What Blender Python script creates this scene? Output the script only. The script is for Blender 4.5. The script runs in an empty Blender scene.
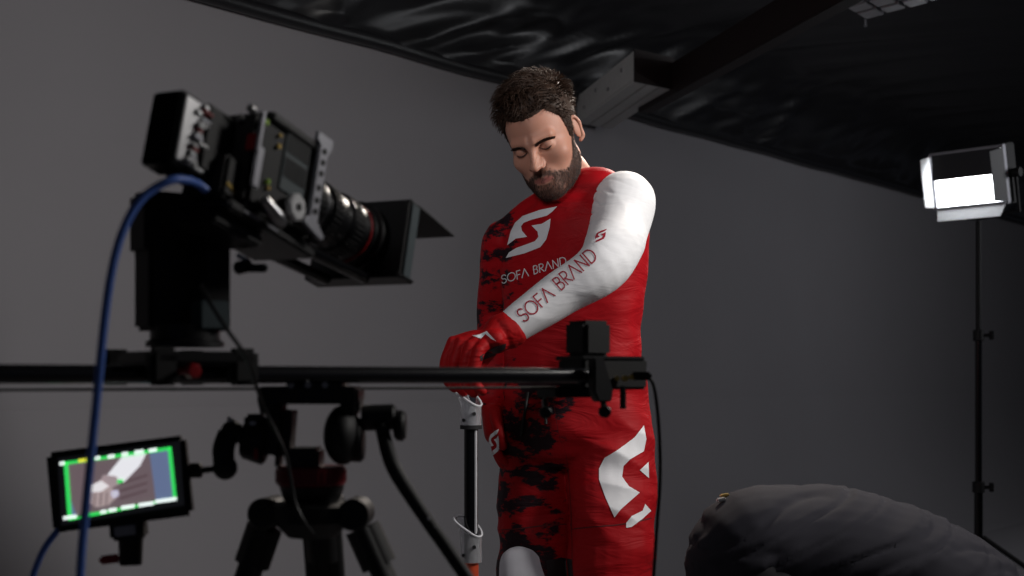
import bpy, bmesh, math, random
import numpy as np
from mathutils import Vector, Matrix, noise
from mathutils.bvhtree import BVHTree
from mathutils.geometry import tessellate_polygon
random.seed(7); np.random.seed(7)
S = bpy.context.scene; COL = S.collection
R_ = math.radians
F, HZ = 1422.2, 380.0            # focal length in pixels, image row of the horizon
def W(px, py, Y):                 # real position of something seen at a pixel and standing Y metres away
    return Vector(((px-512)/F*Y, Y, 1+(HZ-py)/F*Y))

# ---------------------------------------------------------------- camera, world, lights, exposure
cd = bpy.data.cameras.new('camera'); cam = bpy.data.objects.new('camera', cd); COL.objects.link(cam)
cam.location = (0, 0, 1); cam.rotation_euler = (R_(90), 0, 0)
cd.sensor_width = 36; cd.lens = 50; cd.shift_y = (HZ-288)/1024; cd.clip_start = .05
cd.dof.use_dof = True; cd.dof.focus_distance = 3.3; cd.dof.aperture_fstop = 4.5
S.camera = cam
w = bpy.data.worlds.new('world'); S.world = w; w.use_nodes = True
w.node_tree.nodes['Background'].inputs[0].default_value = (.75, .8, 1, 1)
w.node_tree.nodes['Background'].inputs[1].default_value = .022
def area(name, loc, target, power, size, col=(1, 1, 1), spread=180, sy=None):
    l = bpy.data.lights.new(name, 'AREA'); l.energy = power; l.size = size; l.color = col
    if sy: l.shape = 'RECTANGLE'; l.size_y = sy
    l.spread = R_(spread)
    o = bpy.data.objects.new(name, l); COL.objects.link(o); o.location = loc
    o.rotation_euler = (Vector(target)-Vector(loc)).to_track_quat('-Z', 'Y').to_euler()
    return o
area('key_light', (2.0, 2.35, 2.3), (.15, 3.35, 1.5), 20, .5, (1, .965, .93), 112)
area('top_light', (.8, 4.45, 2.42), (.1, 3.4, 1.5), 9, .3, (1, .9, .8), 90)
area('fill_light', (-.9, .9, 2.38), (.2, 6.2, 1.8), 5.2, .8, (1, .97, 1), 84)
area('side_light', (4.6, 6.0, 2.3), (2.2, 9.6, 1.7), 19, .9, (.95, .96, 1), 150)
S.view_settings.view_transform = 'Standard'; S.view_settings.look = 'None'
S.view_settings.gamma = 1; S.view_settings.use_curve_mapping = False
S.view_settings.exposure = 0

# ---------------------------------------------------------------- materials
MATS = {}
def mat(name, col, rough=.5, metal=0, emit=0, bump=None, spec=.5, coat=0, trans=0, var=None, sheen=0, sss=0):
    if name in MATS: return MATS[name]
    m = bpy.data.materials.new(name); m.use_nodes = True; nt = m.node_tree
    b = nt.nodes['Principled BSDF']; I = b.inputs
    I['Base Color'].default_value = (*col, 1); I['Roughness'].default_value = rough; I['Metallic'].default_value = metal
    I['Specular IOR Level'].default_value = spec; I['Coat Weight'].default_value = coat; I['Transmission Weight'].default_value = trans
    I['Sheen Weight'].default_value = sheen
    if sss: I['Subsurface Weight'].default_value = sss; I['Subsurface Radius'].default_value = (.012, .004, .002); I['Subsurface Scale'].default_value = 1
    if emit: I['Emission Color'].default_value = (*col, 1); I['Emission Strength'].default_value = emit
    tc = nt.nodes.new('ShaderNodeTexCoord')
    sc, st, dist = bump if bump else (60, .08, .001)
    n = nt.nodes.new('ShaderNodeTexNoise'); n.inputs['Scale'].default_value = sc; n.inputs['Detail'].default_value = 5
    nt.links.new(tc.outputs['Object'], n.inputs['Vector'])
    bp = nt.nodes.new('ShaderNodeBump'); bp.inputs['Strength'].default_value = st; bp.inputs['Distance'].default_value = dist
    nt.links.new(n.outputs['Fac'], bp.inputs['Height']); nt.links.new(bp.outputs['Normal'], I['Normal'])
    vs, va = var if var else (25, .12)
    if not emit:
        n2 = nt.nodes.new('ShaderNodeTexNoise'); n2.inputs['Scale'].default_value = vs; n2.inputs['Detail'].default_value = 4
        nt.links.new(tc.outputs['Object'], n2.inputs['Vector'])
        r = nt.nodes.new('ShaderNodeMapRange'); r.inputs['To Min'].default_value = 1-va; r.inputs['To Max'].default_value = 1+va
        nt.links.new(n2.outputs['Fac'], r.inputs['Value'])
        mx = nt.nodes.new('ShaderNodeMix'); mx.data_type = 'RGBA'; mx.blend_type = 'MULTIPLY'; mx.inputs[0].default_value = 1
        mx.inputs[6].default_value = (*col, 1); nt.links.new(r.outputs[0], mx.inputs[7]); nt.links.new(mx.outputs[2], I['Base Color'])
    MATS[name] = m; return m
BLACK = mat('black_metal', (.005, .005, .006), .42)
BLACKG = mat('black_gloss', (.004, .004, .005), .16)
BLACKM = mat('black_plastic', (.006, .006, .007), .6)
RUBBER = mat('rubber', (.006, .006, .007), .75)
STEEL = mat('brushed_steel', (.42, .42, .44), .32, 1)
GREYM = mat('grey_anodised', (.42, .42, .46), .38, .5)
SILVER = mat('silver', (.55, .55, .56), .3, .9)
REDP = mat('red_anodised', (.35, .01, .015), .35)
GREENP = mat('green_plastic', (.35, .6, .02), .4)
BRASS = mat('brass', (.6, .42, .12), .3, 1)
BLUEC = mat('blue_cable', (.12, .25, .80), .4)
GREYPANEL = mat('grey_panel', (.06, .085, .095), .5)
WHITEP = mat('white_print', (.8, .8, .82), .65)
REDPRINT = mat('red_print', (.36, .01, .03), .65)
DARKPRINT = mat('dark_print', (.012, .006, .008), .6)

# ---------------------------------------------------------------- mesh helpers
OFF = {}; ZU = Vector((0, 0, 1))
def link_mesh(name, me, material, parent=None, label=None):
    o = bpy.data.objects.new(name, me); COL.objects.link(o)
    if material: me.materials.append(material)
    if parent: o.parent = parent; OFF[o] = OFF.get(parent, Vector())
    if label: o['label'] = label
    return o
def finish(me, angle=38):
    me.polygons.foreach_set('use_smooth', [True]*len(me.polygons))
    if angle: me.set_sharp_from_angle(angle=R_(angle))
    me.update()
def thing(name, label, cat, loc, M=None, group=None):
    o = bpy.data.objects.new(name, None); COL.objects.link(o); o.empty_display_size = .05
    o.location = loc
    if M: o.rotation_euler = M.to_euler(); OFF[o] = Vector()
    else: OFF[o] = Vector(loc)
    o['label'] = label; o['category'] = cat
    if group: o['group'] = group
    return o
def tag(o, label, cat, group=None):
    o['label'] = label; o['category'] = cat
    if group: o['group'] = group
    return o
def struct(o): o['kind'] = 'structure'; return o
def frame(p0, p1):
    z = (Vector(p1)-Vector(p0)).normalized(); return z.to_track_quat('Z', 'Y').to_matrix()
class MB:
    def __init__(s): s.bm = bmesh.new()
    def _xf(s, vs, M): bmesh.ops.transform(s.bm, matrix=M, verts=vs)
    def box(s, c, size, M=None, bev=.002):
        t = bmesh.new(); bmesh.ops.create_cube(t, size=1); bmesh.ops.scale(t, vec=size, verts=t.verts)
        if bev: bmesh.ops.bevel(t, geom=t.edges[:], offset=min(bev, min(size)*.45), segments=2, affect='EDGES')
        m4 = Matrix.Translation(Vector(c)) @ (M.to_4x4() if M else Matrix())
        s._merge(t, m4); return s
    def _merge(s, t, m4):
        bmesh.ops.transform(t, matrix=m4, verts=t.verts); me = bpy.data.meshes.new('t'); t.to_mesh(me); t.free()
        s.bm.from_mesh(me); bpy.data.meshes.remove(me)
    def cyl(s, p0, p1, r0, r1=None, n=24, bev=0):
        p0, p1 = Vector(p0), Vector(p1); r1 = r0 if r1 is None else r1; L = (p1-p0).length
        if bev: prof = [(0, 0), (r0-bev, 0), (r0, bev), (r1, L-bev), (r1-bev, L), (0, L)]
        else: prof = [(0, 0), (r0, 0), (r1, L), (0, L)]
        return s.lathe(prof, p0, p1-p0, n)
    def lathe(s, prof, p0, axis, n=24):
        M = frame((0, 0, 0), axis); rings = []
        for r, h in prof:
            if r < 1e-6: rings.append([s.bm.verts.new(Vector(p0)+M @ Vector((0, 0, h)))])
            else: rings.append([s.bm.verts.new(Vector(p0)+M @ Vector((r*math.cos(2*math.pi*k/n), r*math.sin(2*math.pi*k/n), h))) for k in range(n)])
        for a, b in zip(rings, rings[1:]):
            for k in range(n):
                q = [a[k % len(a)], a[(k+1) % len(a)], b[(k+1) % len(b)], b[k % len(b)]]
                q = list(dict.fromkeys(q))
                if len(q) > 2: s.bm.faces.new(q)
        return s
    def tube(s, pts, r, n=10, smooth=True, steps=8):
        pts = [Vector(p) for p in pts]
        if smooth and len(pts) > 2: pts = spline(pts, steps)
        vs, fs = loft(pts, [r]*len(pts) if not isinstance(r, (list, tuple)) else list(np.interp(np.linspace(0, 1, len(pts)), np.linspace(0, 1, len(r)), r)), n)
        return s.raw(vs, fs)
    def raw(s, vs, fs):
        bv = [s.bm.verts.new(v) for v in vs]
        for f in fs:
            try: s.bm.faces.new([bv[i] for i in f])
            except ValueError: pass
        return s
    def ell(s, c, rad, M=None, n=20):
        t = bmesh.new(); bmesh.ops.create_uvsphere(t, u_segments=n, v_segments=n//2+2, radius=1); bmesh.ops.scale(t, vec=rad, verts=t.verts)
        s._merge(t, Matrix.Translation(Vector(c)) @ (M.to_4x4() if M else Matrix())); return s
    def prism(s, poly, o, ax, ay, th, bev=0):      # extruded polygon, thickness along ax x ay
        o, ax, ay = Vector(o), Vector(ax), Vector(ay); az = ax.cross(ay).normalized()
        t = bmesh.new()
        a = [t.verts.new(o+ax*x+ay*y) for x, y in poly]; b = [t.verts.new(o+ax*x+ay*y+az*th) for x, y in poly]
        n = len(poly); fa = [t.faces.new(a[::-1]), t.faces.new(b)]
        for k in range(n): t.faces.new([a[k], a[(k+1) % n], b[(k+1) % n], b[k]])
        bmesh.ops.recalc_face_normals(t, faces=t.faces)
        if bev: bmesh.ops.bevel(t, geom=t.edges[:], offset=bev, segments=2, affect='EDGES')
        bmesh.ops.triangulate(t, faces=[f for f in t.faces if len(f.verts) > 4])
        s._merge(t, Matrix()); return s
    def build(s, name, material, parent=None, label=None, angle=38):
        off = OFF.get(parent, Vector()) if parent else Vector()
        bmesh.ops.recalc_face_normals(s.bm, faces=s.bm.faces)
        if off.length: bmesh.ops.translate(s.bm, vec=-off, verts=s.bm.verts)
        me = bpy.data.meshes.new(name); s.bm.to_mesh(me); s.bm.free(); finish(me, angle)
        return link_mesh(name, me, material, parent, label)
def spline(pts, steps=8):
    P = [pts[0]*2-pts[1]]+pts+[pts[-1]*2-pts[-2]]; out = []
    for i in range(1, len(P)-2):
        a, b, c, d = P[i-1:i+3]
        for k in range(steps):
            t = k/steps
            out.append(.5*((2*b)+(c-a)*t+(2*a-5*b+4*c-d)*t*t+(3*b-a-3*c+d)*t**3))
    out.append(pts[-1]); return out
def loft(pts, rad, n=16, ref=None, cap=True):      # rad: float or (ra, rb); ra along ref
    pts = [Vector(p) for p in pts]; vs = []; fs = []
    u = None
    for i, p in enumerate(pts):
        t = (pts[min(i+1, len(pts)-1)]-pts[max(i-1, 0)]).normalized()
        if ref is not None: a = Vector(ref)
        elif u is None: a = Vector((1, 0, 0)) if abs(t.x) < .8 else Vector((0, 1, 0))
        else: a = u
        u = (a-t*a.dot(t)).normalized(); v = t.cross(u)
        r = rad[i]; ra, rb = (r if isinstance(r, (tuple, list)) else (r, r))
        for k in range(n):
            th = 2*math.pi*k/n; vs.append(p+u*(ra*math.cos(th))+v*(rb*math.sin(th)))
    m = len(pts)
    for i in range(m-1):
        for k in range(n):
            fs.append((i*n+k, i*n+(k+1) % n, (i+1)*n+(k+1) % n, (i+1)*n+k))
    if cap: fs.append(tuple(range(n-1, -1, -1))); fs.append(tuple((m-1)*n+k for k in range(n)))
    return vs, fs
def limb(pts, rad, n=18, steps=6, ref=None):       # smooth tube with rounded ends
    pts = [Vector(p) for p in pts]; P = spline(pts, steps)
    tt = np.linspace(0, len(pts)-1, len(P)); rr = [r if isinstance(r, (tuple, list)) else (r, r) for r in rad]
    ra = np.interp(tt, range(len(pts)), [r[0] for r in rr]); rb = np.interp(tt, range(len(pts)), [r[1] for r in rr])
    d0 = (P[0]-P[1]).normalized(); d1 = (P[-1]-P[-2]).normalized()
    pre = [(P[0]+d0*(min(ra[0], rb[0])*s), math.sqrt(max(0.0, 1-s*s))) for s in (.98, .8, .5)]
    post = [(P[-1]+d1*(min(ra[-1], rb[-1])*s), math.sqrt(max(0.0, 1-s*s))) for s in (.5, .8, .98)]
    Q = [q for q, _ in pre]+P+[q for q, _ in post]
    RR = [(ra[0]*k, rb[0]*k) for _, k in pre]+list(zip(ra, rb))+[(ra[-1]*k, rb[-1]*k) for _, k in post]
    return loft(Q, RR, n, ref)
def rings_loft(rings, n=36):                       # rings: (centre, lateral vec, front vec, w, d, squareness)
    vs, fs = [], []
    for c, a, b, wd, d, e in rings:
        for k in range(n):
            th = 2*math.pi*k/n; ct, st = math.cos(th), math.sin(th)
            x = math.copysign(abs(ct)**e, ct); y = math.copysign(abs(st)**e, st)
            vs.append(Vector(c)+Vector(a)*(wd*x)+Vector(b)*(d*y))
    m = len(rings)
    for i in range(m-1):
        for k in range(n): fs.append((i*n+k, i*n+(k+1) % n, (i+1)*n+(k+1) % n, (i+1)*n+k))
    fs.append(tuple(range(n-1, -1, -1))); fs.append(tuple((m-1)*n+k for k in range(n)))
    return vs, fs
def union(parts, voxel, smooth=4):                 # one continuous surface out of overlapping closed shapes
    vs, fs = [], []
    for v, f in parts:
        o = len(vs); vs += list(v); fs += [tuple(i+o for i in q) for q in f]
    me = bpy.data.meshes.new('tmp'); me.from_pydata([tuple(v) for v in vs], [], fs)
    bm = bmesh.new(); bm.from_mesh(me); bmesh.ops.recalc_face_normals(bm, faces=bm.faces); bm.to_mesh(me); bm.free()
    ob = bpy.data.objects.new('tmp', me); COL.objects.link(ob)
    md = ob.modifiers.new('r', 'REMESH'); md.mode = 'VOXEL'; md.voxel_size = voxel
    dg = bpy.context.evaluated_depsgraph_get(); dg.update()
    m2 = bpy.data.meshes.new_from_object(ob.evaluated_get(dg))
    bpy.data.objects.remove(ob); bpy.data.meshes.remove(me)
    n = len(m2.vertices); co = np.empty(n*3); m2.vertices.foreach_get('co', co); co = co.reshape(-1, 3)
    ed = np.empty(len(m2.edges)*2, int); m2.edges.foreach_get('vertices', ed); ed = ed.reshape(-1, 2)
    deg = np.bincount(ed.ravel(), minlength=n)[:, None]
    for it in range(smooth*2):
        acc = np.zeros_like(co); np.add.at(acc, ed[:, 0], co[ed[:, 1]]); np.add.at(acc, ed[:, 1], co[ed[:, 0]])
        co += (.55 if it % 2 == 0 else -.5)*(acc/deg-co)
    m2.vertices.foreach_set('co', co.ravel()); m2.update()
    return m2
def displace(me, fn):
    n = len(me.vertices); nr = [v.normal.copy() for v in me.vertices]
    for v, k in zip(me.vertices, nr): v.co = v.co+k*fn(v.co, k)
    me.update()
def put(name, me, material, parent, label=None, angle=0):
    off = OFF.get(parent, Vector()) if parent else Vector()
    me.transform(Matrix.Translation(-off)); me.materials.clear(); finish(me, angle); me.name = name
    return link_mesh(name, me, material, parent, label)
def bvh_of(*meshes):
    vs, fs = [], []
    for me in meshes:
        o = len(vs); vs += [v.co.copy() for v in me.vertices]; fs += [tuple(i+o for i in p.vertices) for p in me.polygons]
    return BVHTree.FromPolygons(vs, fs)
EYE = Vector((0, 0, 1))
def tris_of(poly, n):
    T = [[poly[i] for i in t] for t in tessellate_polygon([[Vector((x, y, 0)) for x, y in poly]])]
    for _ in range(n):
        q = []
        for a, b, c in T:
            m = lambda p, r: ((p[0]+r[0])/2, (p[1]+r[1])/2)
            ab, bc, ca = m(a, b), m(b, c), m(c, a); q += [[a, ab, ca], [ab, b, bc], [ca, bc, c], [ab, bc, ca]]
        T = q
    return T
def print_on(name, polys, bvh, material, parent, label=None, lift=.0007, n=3):   # ink laid on the cloth, following its surface
    idx, vs, fs = {}, [], []
    for poly in polys:
        for t in tris_of(poly, n):
            f = []
            for p in t:
                k = (round(p[0], 3), round(p[1], 3))
                if k not in idx:
                    d = (W(k[0], k[1], 1)-EYE).normalized(); hit, nr, _, _ = bvh.ray_cast(EYE, d)
                    if hit is None: idx[k] = None
                    else:
                        if nr.dot(d) > 0: nr = -nr
                        idx[k] = len(vs); vs.append(hit+nr*lift-d*lift*.6)
                f.append(idx[k])
            if None not in f:
                q = [vs[i] for i in f]
                if max((q[0]-q[1]).length, (q[1]-q[2]).length, (q[2]-q[0]).length) < .06: fs.append(f)
    me = bpy.data.meshes.new(name); me.from_pydata([tuple(v) for v in vs], [], fs); me.update()
    # face the viewer side
    bm = bmesh.new(); bm.from_mesh(me)
    for f_ in bm.faces:
        if f_.normal.dot(f_.calc_center_median()-EYE) > 0: f_.normal_flip()
    bm.to_mesh(me); bm.free()
    return put(name, me, material, parent, label)
# thin line lettering, unit cap height
def arc(cx, cy, rx, ry, a0, a1, n=14): return [(cx+rx*math.cos(R_(a0+(a1-a0)*k/n)), cy+ry*math.sin(R_(a0+(a1-a0)*k/n))) for k in range(n+1)]
GL = {
 'S': (.62, [arc(.33, .76, .27, .24, 20, 270, 12)+arc(.31, .26, .29, .26, 90, -160, 12)]),
 'O': (1.0, [arc(.5, .5, .5, .5, 0, 360, 24)]),
 'F': (.5, [[(.05, 0), (.05, 1), (.5, 1)], [(.05, .5), (.45, .5)]]),
 'A': (.85, [[(0, 0), (.42, 1), (.85, 0)]]),
 'B': (.6, [[(.1, .04), (.1, 1), (.32, 1)]+arc(.32, .77, .24, .23, 90, -90, 8)+[(.2, .54)]+[(.32, .54)]+arc(.32, .27, .28, .27, 90, -90, 8)+[(.1, 0)]]),
 'R': (.62, [[(.08, 0), (.08, 1), (.3, 1)]+arc(.3, .74, .28, .26, 90, -90, 8)+[(.2, .48), (.62, 0)]]),
 'N': (.75, [[(.05, 0), (.05, 1), (.7, 0), (.7, 1)]]),
 'D': (.78, [[(.05, 0), (.05, 1), (.3, 1)]+arc(.3, .5, .48, .5, 90, -90, 12)+[(.05, 0)]]),
 ' ': (.3, [])}
def text_polys(txt, p0, p1, cap, wid, up=None):    # text from p0 to p1 (baseline, pixels), cap height, stroke width
    tot = sum(GL[c][0] for c in txt)+.16*(len(txt)-1)
    ax = Vector((p1[0]-p0[0], p1[1]-p0[1])); L = ax.length; ax /= L
    ay = Vector((ax.y, -ax.x)) if up is None else Vector(up).normalized()
    sx = L/tot; x = 0; out = []
    for c in txt:
        cur = []
        for line in GL[c][1]:
            P = [Vector(p0)+ax*((x+a)*sx)+ay*(b*cap) for a, b in line]
            for a, b in zip(P, P[1:]):
                d = (b-a)
                if d.length < 1e-4: continue
                d.normalize(); nn = Vector((-d.y, d.x))*wid/2; e = d*wid*.4
                cur.append([tuple(a-e+nn), tuple(b+e+nn), tuple(b+e-nn), tuple(a-e-nn)])
        if cur: out.append(cur)
        x += GL[c][0]+.16
    return out
LOGO = [[(388,95),(290,115),(190,150),(145,190),(120,240),(100,318),(150,280),(215,270),(185,235),(180,210),(195,190),(240,172),(330,148),(360,125)],
        [(350,165),(300,195),(240,205),(275,240),(280,270),(260,295),(220,310),(150,335),(110,360),(92,392),(200,365),(290,330),(325,285),(345,215)]]
def logo_polys(fn): return [[fn((x-92)/296, (y-95)/297) for x, y in p] for p in LOGO]

# ---------------------------------------------------------------- setting
u = Vector((.607, .795, 0)).normalized(); nw = Vector((u.y, -u.x, 0)); A0 = Vector((-1.131, 5.239, 0)); HT = 2.4
def quadmesh(name, vs, m):
    me = bpy.data.meshes.new(name); me.from_pydata([tuple(v) for v in vs], [], [tuple(range(len(vs)))]); me.update()
    return struct(link_mesh(name, me, m))
wall_m = mat('grey_wall', (.215, .208, .222), .8, bump=(160, .12, .002), var=(1.3, .07))
floor_m = wall_m
wb = MB(); wb.box(A0+u*3.5-nw*.06+Vector((0, 0, 1.35)), (26, .12, 2.7), Matrix((u, -nw, Vector((0, 0, 1)))).transposed(), 0)
struct(wb.build('wall_back', wall_m))
fb = MB(); fb.box((1.5, 4.5, -.05), (26, 30, .1), None, 0); struct(fb.build('floor', floor_m))

cvs, cfs = [], []
for i in range(53):
    for k in range(11):
        an = math.pi/2*k/10; p = A0+u*(-9.4+.5*i)+nw*(.9*(1-math.sin(an))+.002); cvs.append((p.x, p.y, .9*(1-math.cos(an))+.002))
for i in range(52):
    for k in range(10): a = i*11+k; cfs.append((a, a+1, a+12, a+11))
cme = bpy.data.meshes.new('trim_2'); cme.from_pydata(cvs, [], cfs); finish(cme, 0); struct(link_mesh('trim_2', cme, wall_m))
def build_ceiling():
    ns, nt = 460, 130; vs = []; fs = []
    for i in range(ns+1):
        s = -6+20*i/ns
        for j in range(nt+1):
            v = j/nt
            if v < .55:                    # the part that hangs down in front of the wall
                q = v/.55; an = q*math.pi/2
                t = .40*(1-math.cos(an)); h = .46*math.sin(an); ny, nz = math.cos(an), -math.sin(an)
            else:
                q = (v-.55)/.45; t = .40+6.2*q**1.5; h = .46+.10*q; ny, nz = 0, -1
            sw = .05*noise.noise(Vector((s*.7, 3, 1)))
            k = s*1.5-h*2.4-t*.5; m = s*.55+h*2.0
            r = noise.noise(Vector((k*1.25+.7*noise.noise(Vector((s*.9, h*3, 4))), m*.8, t*.35))); r2 = noise.noise(Vector((k*3.1, m*1.1+3, t*.5)))
            d = ((.5-abs(r)*1.6)*.09+(.5-abs(r2)*1.6)*.035)*min(1, v/.05)*(.25+.75*math.exp(-t/.8))*(1.0 if s < 4 else max(.5, 1-(s-4)*.15))
            p = A0+u*s+nw*(t+.015+max(-.01, ny*(d+sw+.03)) if v < .55 else t+.015)
            vs.append((p.x, p.y, HT+h+nz*d))
    for i in range(ns):
        for j in range(nt):
            a = i*(nt+1)+j; fs.append((a, a+1, a+nt+2, a+nt+1))
    me = bpy.data.meshes.new('ceiling'); me.from_pydata(vs, [], fs); finish(me, 0)
    o = struct(link_mesh('ceiling', me, mat('black_sheeting', (.009, .009, .0105), .38, bump=(45, .03, .003), spec=.7)))
    b = MB(); pts = []
    for i in range(160):
        s = -6+20*i/159; p = A0+u*s+nw*.03
        pts.append(Vector((p.x, p.y, HT+.008+.012*noise.noise(Vector((s*1.7, 2, 0))))))
    b.tube(pts, .03, 10, smooth=False); o2 = b.build('trim_1', MATS['black_sheeting'], None, None, 0); struct(o2)
build_ceiling()

def beam():
    t = thing('ceiling_beam', 'grey boxed ceiling beam with a grooved underside above the rider\'s shoulder', 'beam', W(577, 124, 7.11))
    p = [W(577, 124, 7.09), W(612, 130, 7.26), W(668, 92, 6.27), W(634, 82, 6.1)]
    zb = 2.28
    for q in p: q.z = zb
    ax = (p[3]-p[0]); ay = p[1]-p[0]
    gm = mat('grey_beam', (.62, .62, .60), .6)
    b = MB(); b.prism([(0, 0), (1, 0), (1, 1), (0, 1)], p[0]+Vector((0, 0, .012)), ax, ay, .12); b.build('beam_core', gm, t)
    for k in range(3):
        b = MB(); b.prism([(0, k/3+.01), (1, k/3+.01), (1, (k+1)/3-.02), (0, (k+1)/3-.02)], p[0], ax, ay, .012, .002)
        b.build('board', gm, t)
    nrm = Vector((-ay.y, ay.x, 0)).normalized()
    fn = Vector((ax.y, -ax.x, 0)).normalized()
    if fn.dot(-ay) < 0: fn = -fn
    for k in range(4):
        c = p[0]+ax*(.15+.22*k)+Vector((0, 0, .05+.04*(k % 2)))
        b = MB(); b.cyl(c, c+fn*.006, .009, n=12); b.build('bolt', STEEL, t)
    cap = MB(); cap.prism([(1.001, -.01), (1.012, -.01), (1.012, 1.01), (1.001, 1.01)], p[0]-ZU*.002, ax, ay, .14); cap.build('end_cap', mat('mahogany', (.010, .003, .003), .6, var=(14, .35)), t, 'dark wooden end cap')
    wm = mat('mahogany', (.010, .003, .003), .6, var=(14, .35))
    for k, (a, c, zz) in enumerate((((652, 84), (800, -4), 2.395),)):
        q0 = W(a[0], a[1], F*(zz-1)/(HZ-a[1])); q1 = W(c[0], c[1], F*(zz-1)/(HZ-c[1])); q1 = q1+(q1-q0)*.7
        d = (q1-q0); sd = Vector((d.y, -d.x, 0)).normalized()*.07
        b = MB(); b.prism([(0, 0), (1, 0), (1, 1), (0, 1)], q0, d, sd, .14, .004)
        o = b.build('wooden_joist', wm)
        tag(o, 'dark red-brown wooden joist continuing from the end of the grey boxed beam', 'joist')
beam()

# ---------------------------------------------------------------- panel light on stand
def panel_light():
    Y = 6.3; c = W(969.5, 178, Y)
    nrm = Vector((-.72, -.66, -.2)).normalized(); L = Vector((.66, -.72, 0)).normalized(); U = L.cross(-nrm).normalized()
    if U.z < 0: U = -U
    t = thing('panel_light', 'glowing white panel light with folded barn doors on a tall stand', 'light', c-Vector((0, 0, .17)))
    hw, hh = .166, .116
    M = Matrix((L, U, nrm)).transposed()
    wht = mat('door_inside', (.75, .75, .76), .6); blk = BLACKM
    P = lambda x, y, z: c+L*x+U*y+nrm*z
    b = MB(); b.box(P(0, 0, -.045), (2*hw+.03, 2*hh+.03, .08), M, .006); b.build('housing', blk, t)
    b = MB()
    for s in (-1, 1):
        b.box(P(s*(hw+.006), 0, .002), (.014, 2*hh+.026, .03), M, .003); b.box(P(0, s*(hh+.006), .002), (2*hw, .014, .03), M, .003)
    b.build('frame', GREYM, t)
    b = MB(); b.box(P(0, 0, 0), (2*hw, 2*hh, .008), M, 0)
    b.build('lit_panel', mat('lit_panel', (.93, .97, 1), .5, emit=13), t, 'glowing white panel')
    def door(p, e, q, d, ln, name, lab):      # hinge from p to e, leaf direction d
        p, e = Vector(p), Vector(e); ax = e-p; sh = .04
        mb = MB(); mb.prism([(0, 0), (1, 0), (1-sh, 1), (sh, 1)], p, ax, d*ln, .003); o = mb.build('barn_door', q, t, lab); return o
    g = .014
    door(P(-hw, hh+.01, g), P(hw, hh+.01, g), mat('door_outside', (.05, .05, .055), .5), (nrm*.3-U*.95).normalized(), .125, '', 'dark barn door folded down over the lit panel')
    door(P(hw+.01, -hh, g), P(hw+.01, hh, g), MATS['door_outside'], (nrm*.95-L*.15).normalized(), .09, '', 'dark barn door at right')
    door(P(-hw-.01, -hh, g), P(-hw-.01, hh, g), wht, (nrm*.8-L*.45).normalized(), .05, '', 'bright lit barn door at left')
    door(P(-hw, -hh-.01, g), P(hw, -hh-.01, g), wht, (nrm*.5-U*.75).normalized(), .06, '', 'bright lit lower barn door')
    b = MB(); b.tube([P(-hw-.03, 0, -.04), P(-hw-.03, -hh-.05, -.04), P(0, -hh-.07, -.04), P(hw+.03, -hh-.05, -.04), P(hw+.03, 0, -.04)], .009, 8, smooth=False); b.build('yoke', blk, t)
    for s in (-1, 1):
        b = MB(); b.cyl(P(s*(hw+.02), 0, -.04), P(s*(hw+.055), 0, -.04), .02); b.build('knob', blk, t)
    # stand
    bx = c-U*(hh+.07)-nrm*.04
    st = thing('light_stand', 'thin black light stand behind the bent-over crew member, holding the panel light', 'stand', (bx.x, bx.y, 0))
    base = Vector((bx.x, bx.y, 0)); z1 = bx.z-.012
    zz = lambda py: 1+(HZ-py)/F*Y
    b = MB(); b.cyl(base+Vector((0, 0, zz(335))), base+Vector((0, 0, z1)), .012); b.build('upper_tube', BLACKM, st)
    b = MB(); b.cyl(base+Vector((0, 0, zz(488))), base+Vector((0, 0, zz(335))), .0155); b.build('middle_tube', BLACKG, st)
    b = MB(); b.cyl(base+Vector((0, 0, .1)), base+Vector((0, 0, zz(488))), .019); b.build('lower_tube', BLACKG, st)
    for py, r in ((335, .024), (488, .027)):
        p = base+Vector((0, 0, zz(py)))
        b = MB(); b.cyl(p-Vector((0, 0, .025)), p+Vector((0, 0, .025)), r, bev=.003); o = b.build('collar', BLACKM, st)
        b = MB(); b.cyl(p, p+Vector((.05, -.01, 0)), .008); b.box(p+Vector((.055, -.01, 0)), (.016, .022, .04)); b.build('knob', BLACKM, o)
    for k in range(3):
        a = R_(90+120*k); d = Vector((math.cos(a), math.sin(a), 0))
        b = MB(); b.tube([base+Vector((0, 0, .3))+d*.02, base+d*.45+Vector((0, 0, .012))], .011, 8, False); b.tube([base+d*.24+Vector((0, 0, .15)), base+Vector((0, 0, .12))+d*.018], .008, 8, False)
        b.build('leg', BLACKM, st)
panel_light()

def ceiling_fixture():
    c0 = Vector((1.385, 5.578, 2.42)); a = Vector((-.62, -.75, .07)).normalized(); b_ = Vector((.72, -.66, .09)).normalized(); n = a.cross(b_).normalized()
    b_ = n.cross(a)
    if n.z < 0: n = -n
    t = thing('ceiling_lamp', 'unlit grey gridded lamp under the black ceiling, cut by the top edge', 'lamp', c0)
    M = Matrix((a, b_, n if a.cross(b_).dot(n) > 0 else -n)).transposed()
    L = .36; cc = c0+a*L/2+b_*L/2
    m = MB(); m.box(cc+n*.04, (L, L, .06), M, .006); m.build('housing', BLACK, t)
    gm = mat('lamp_cell', (.42, .42, .45), .45)
    for i in range(4):
        for j in range(4):
            p = c0+a*(L*(i+.5)/4)+b_*(L*(j+.5)/4); m = MB(); m.box(p, (L/4-.014-(i+j) % 2*.012, L/4-.014, .02), M, .003); m.build('lamp_cell', gm, t)
    m = MB(); m.cyl(cc+n*.06, Vector((cc.x, cc.y, 2.9)), .012, n=12); m.build('hanging_rod', BLACK, t); m = MB(); m.tube([c0+n*.03, c0-n*.035+Vector((.0, 0, 0))], .006, 8, False); m.build('safety_pin', GREYM, t)
ceiling_fixture()

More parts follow.
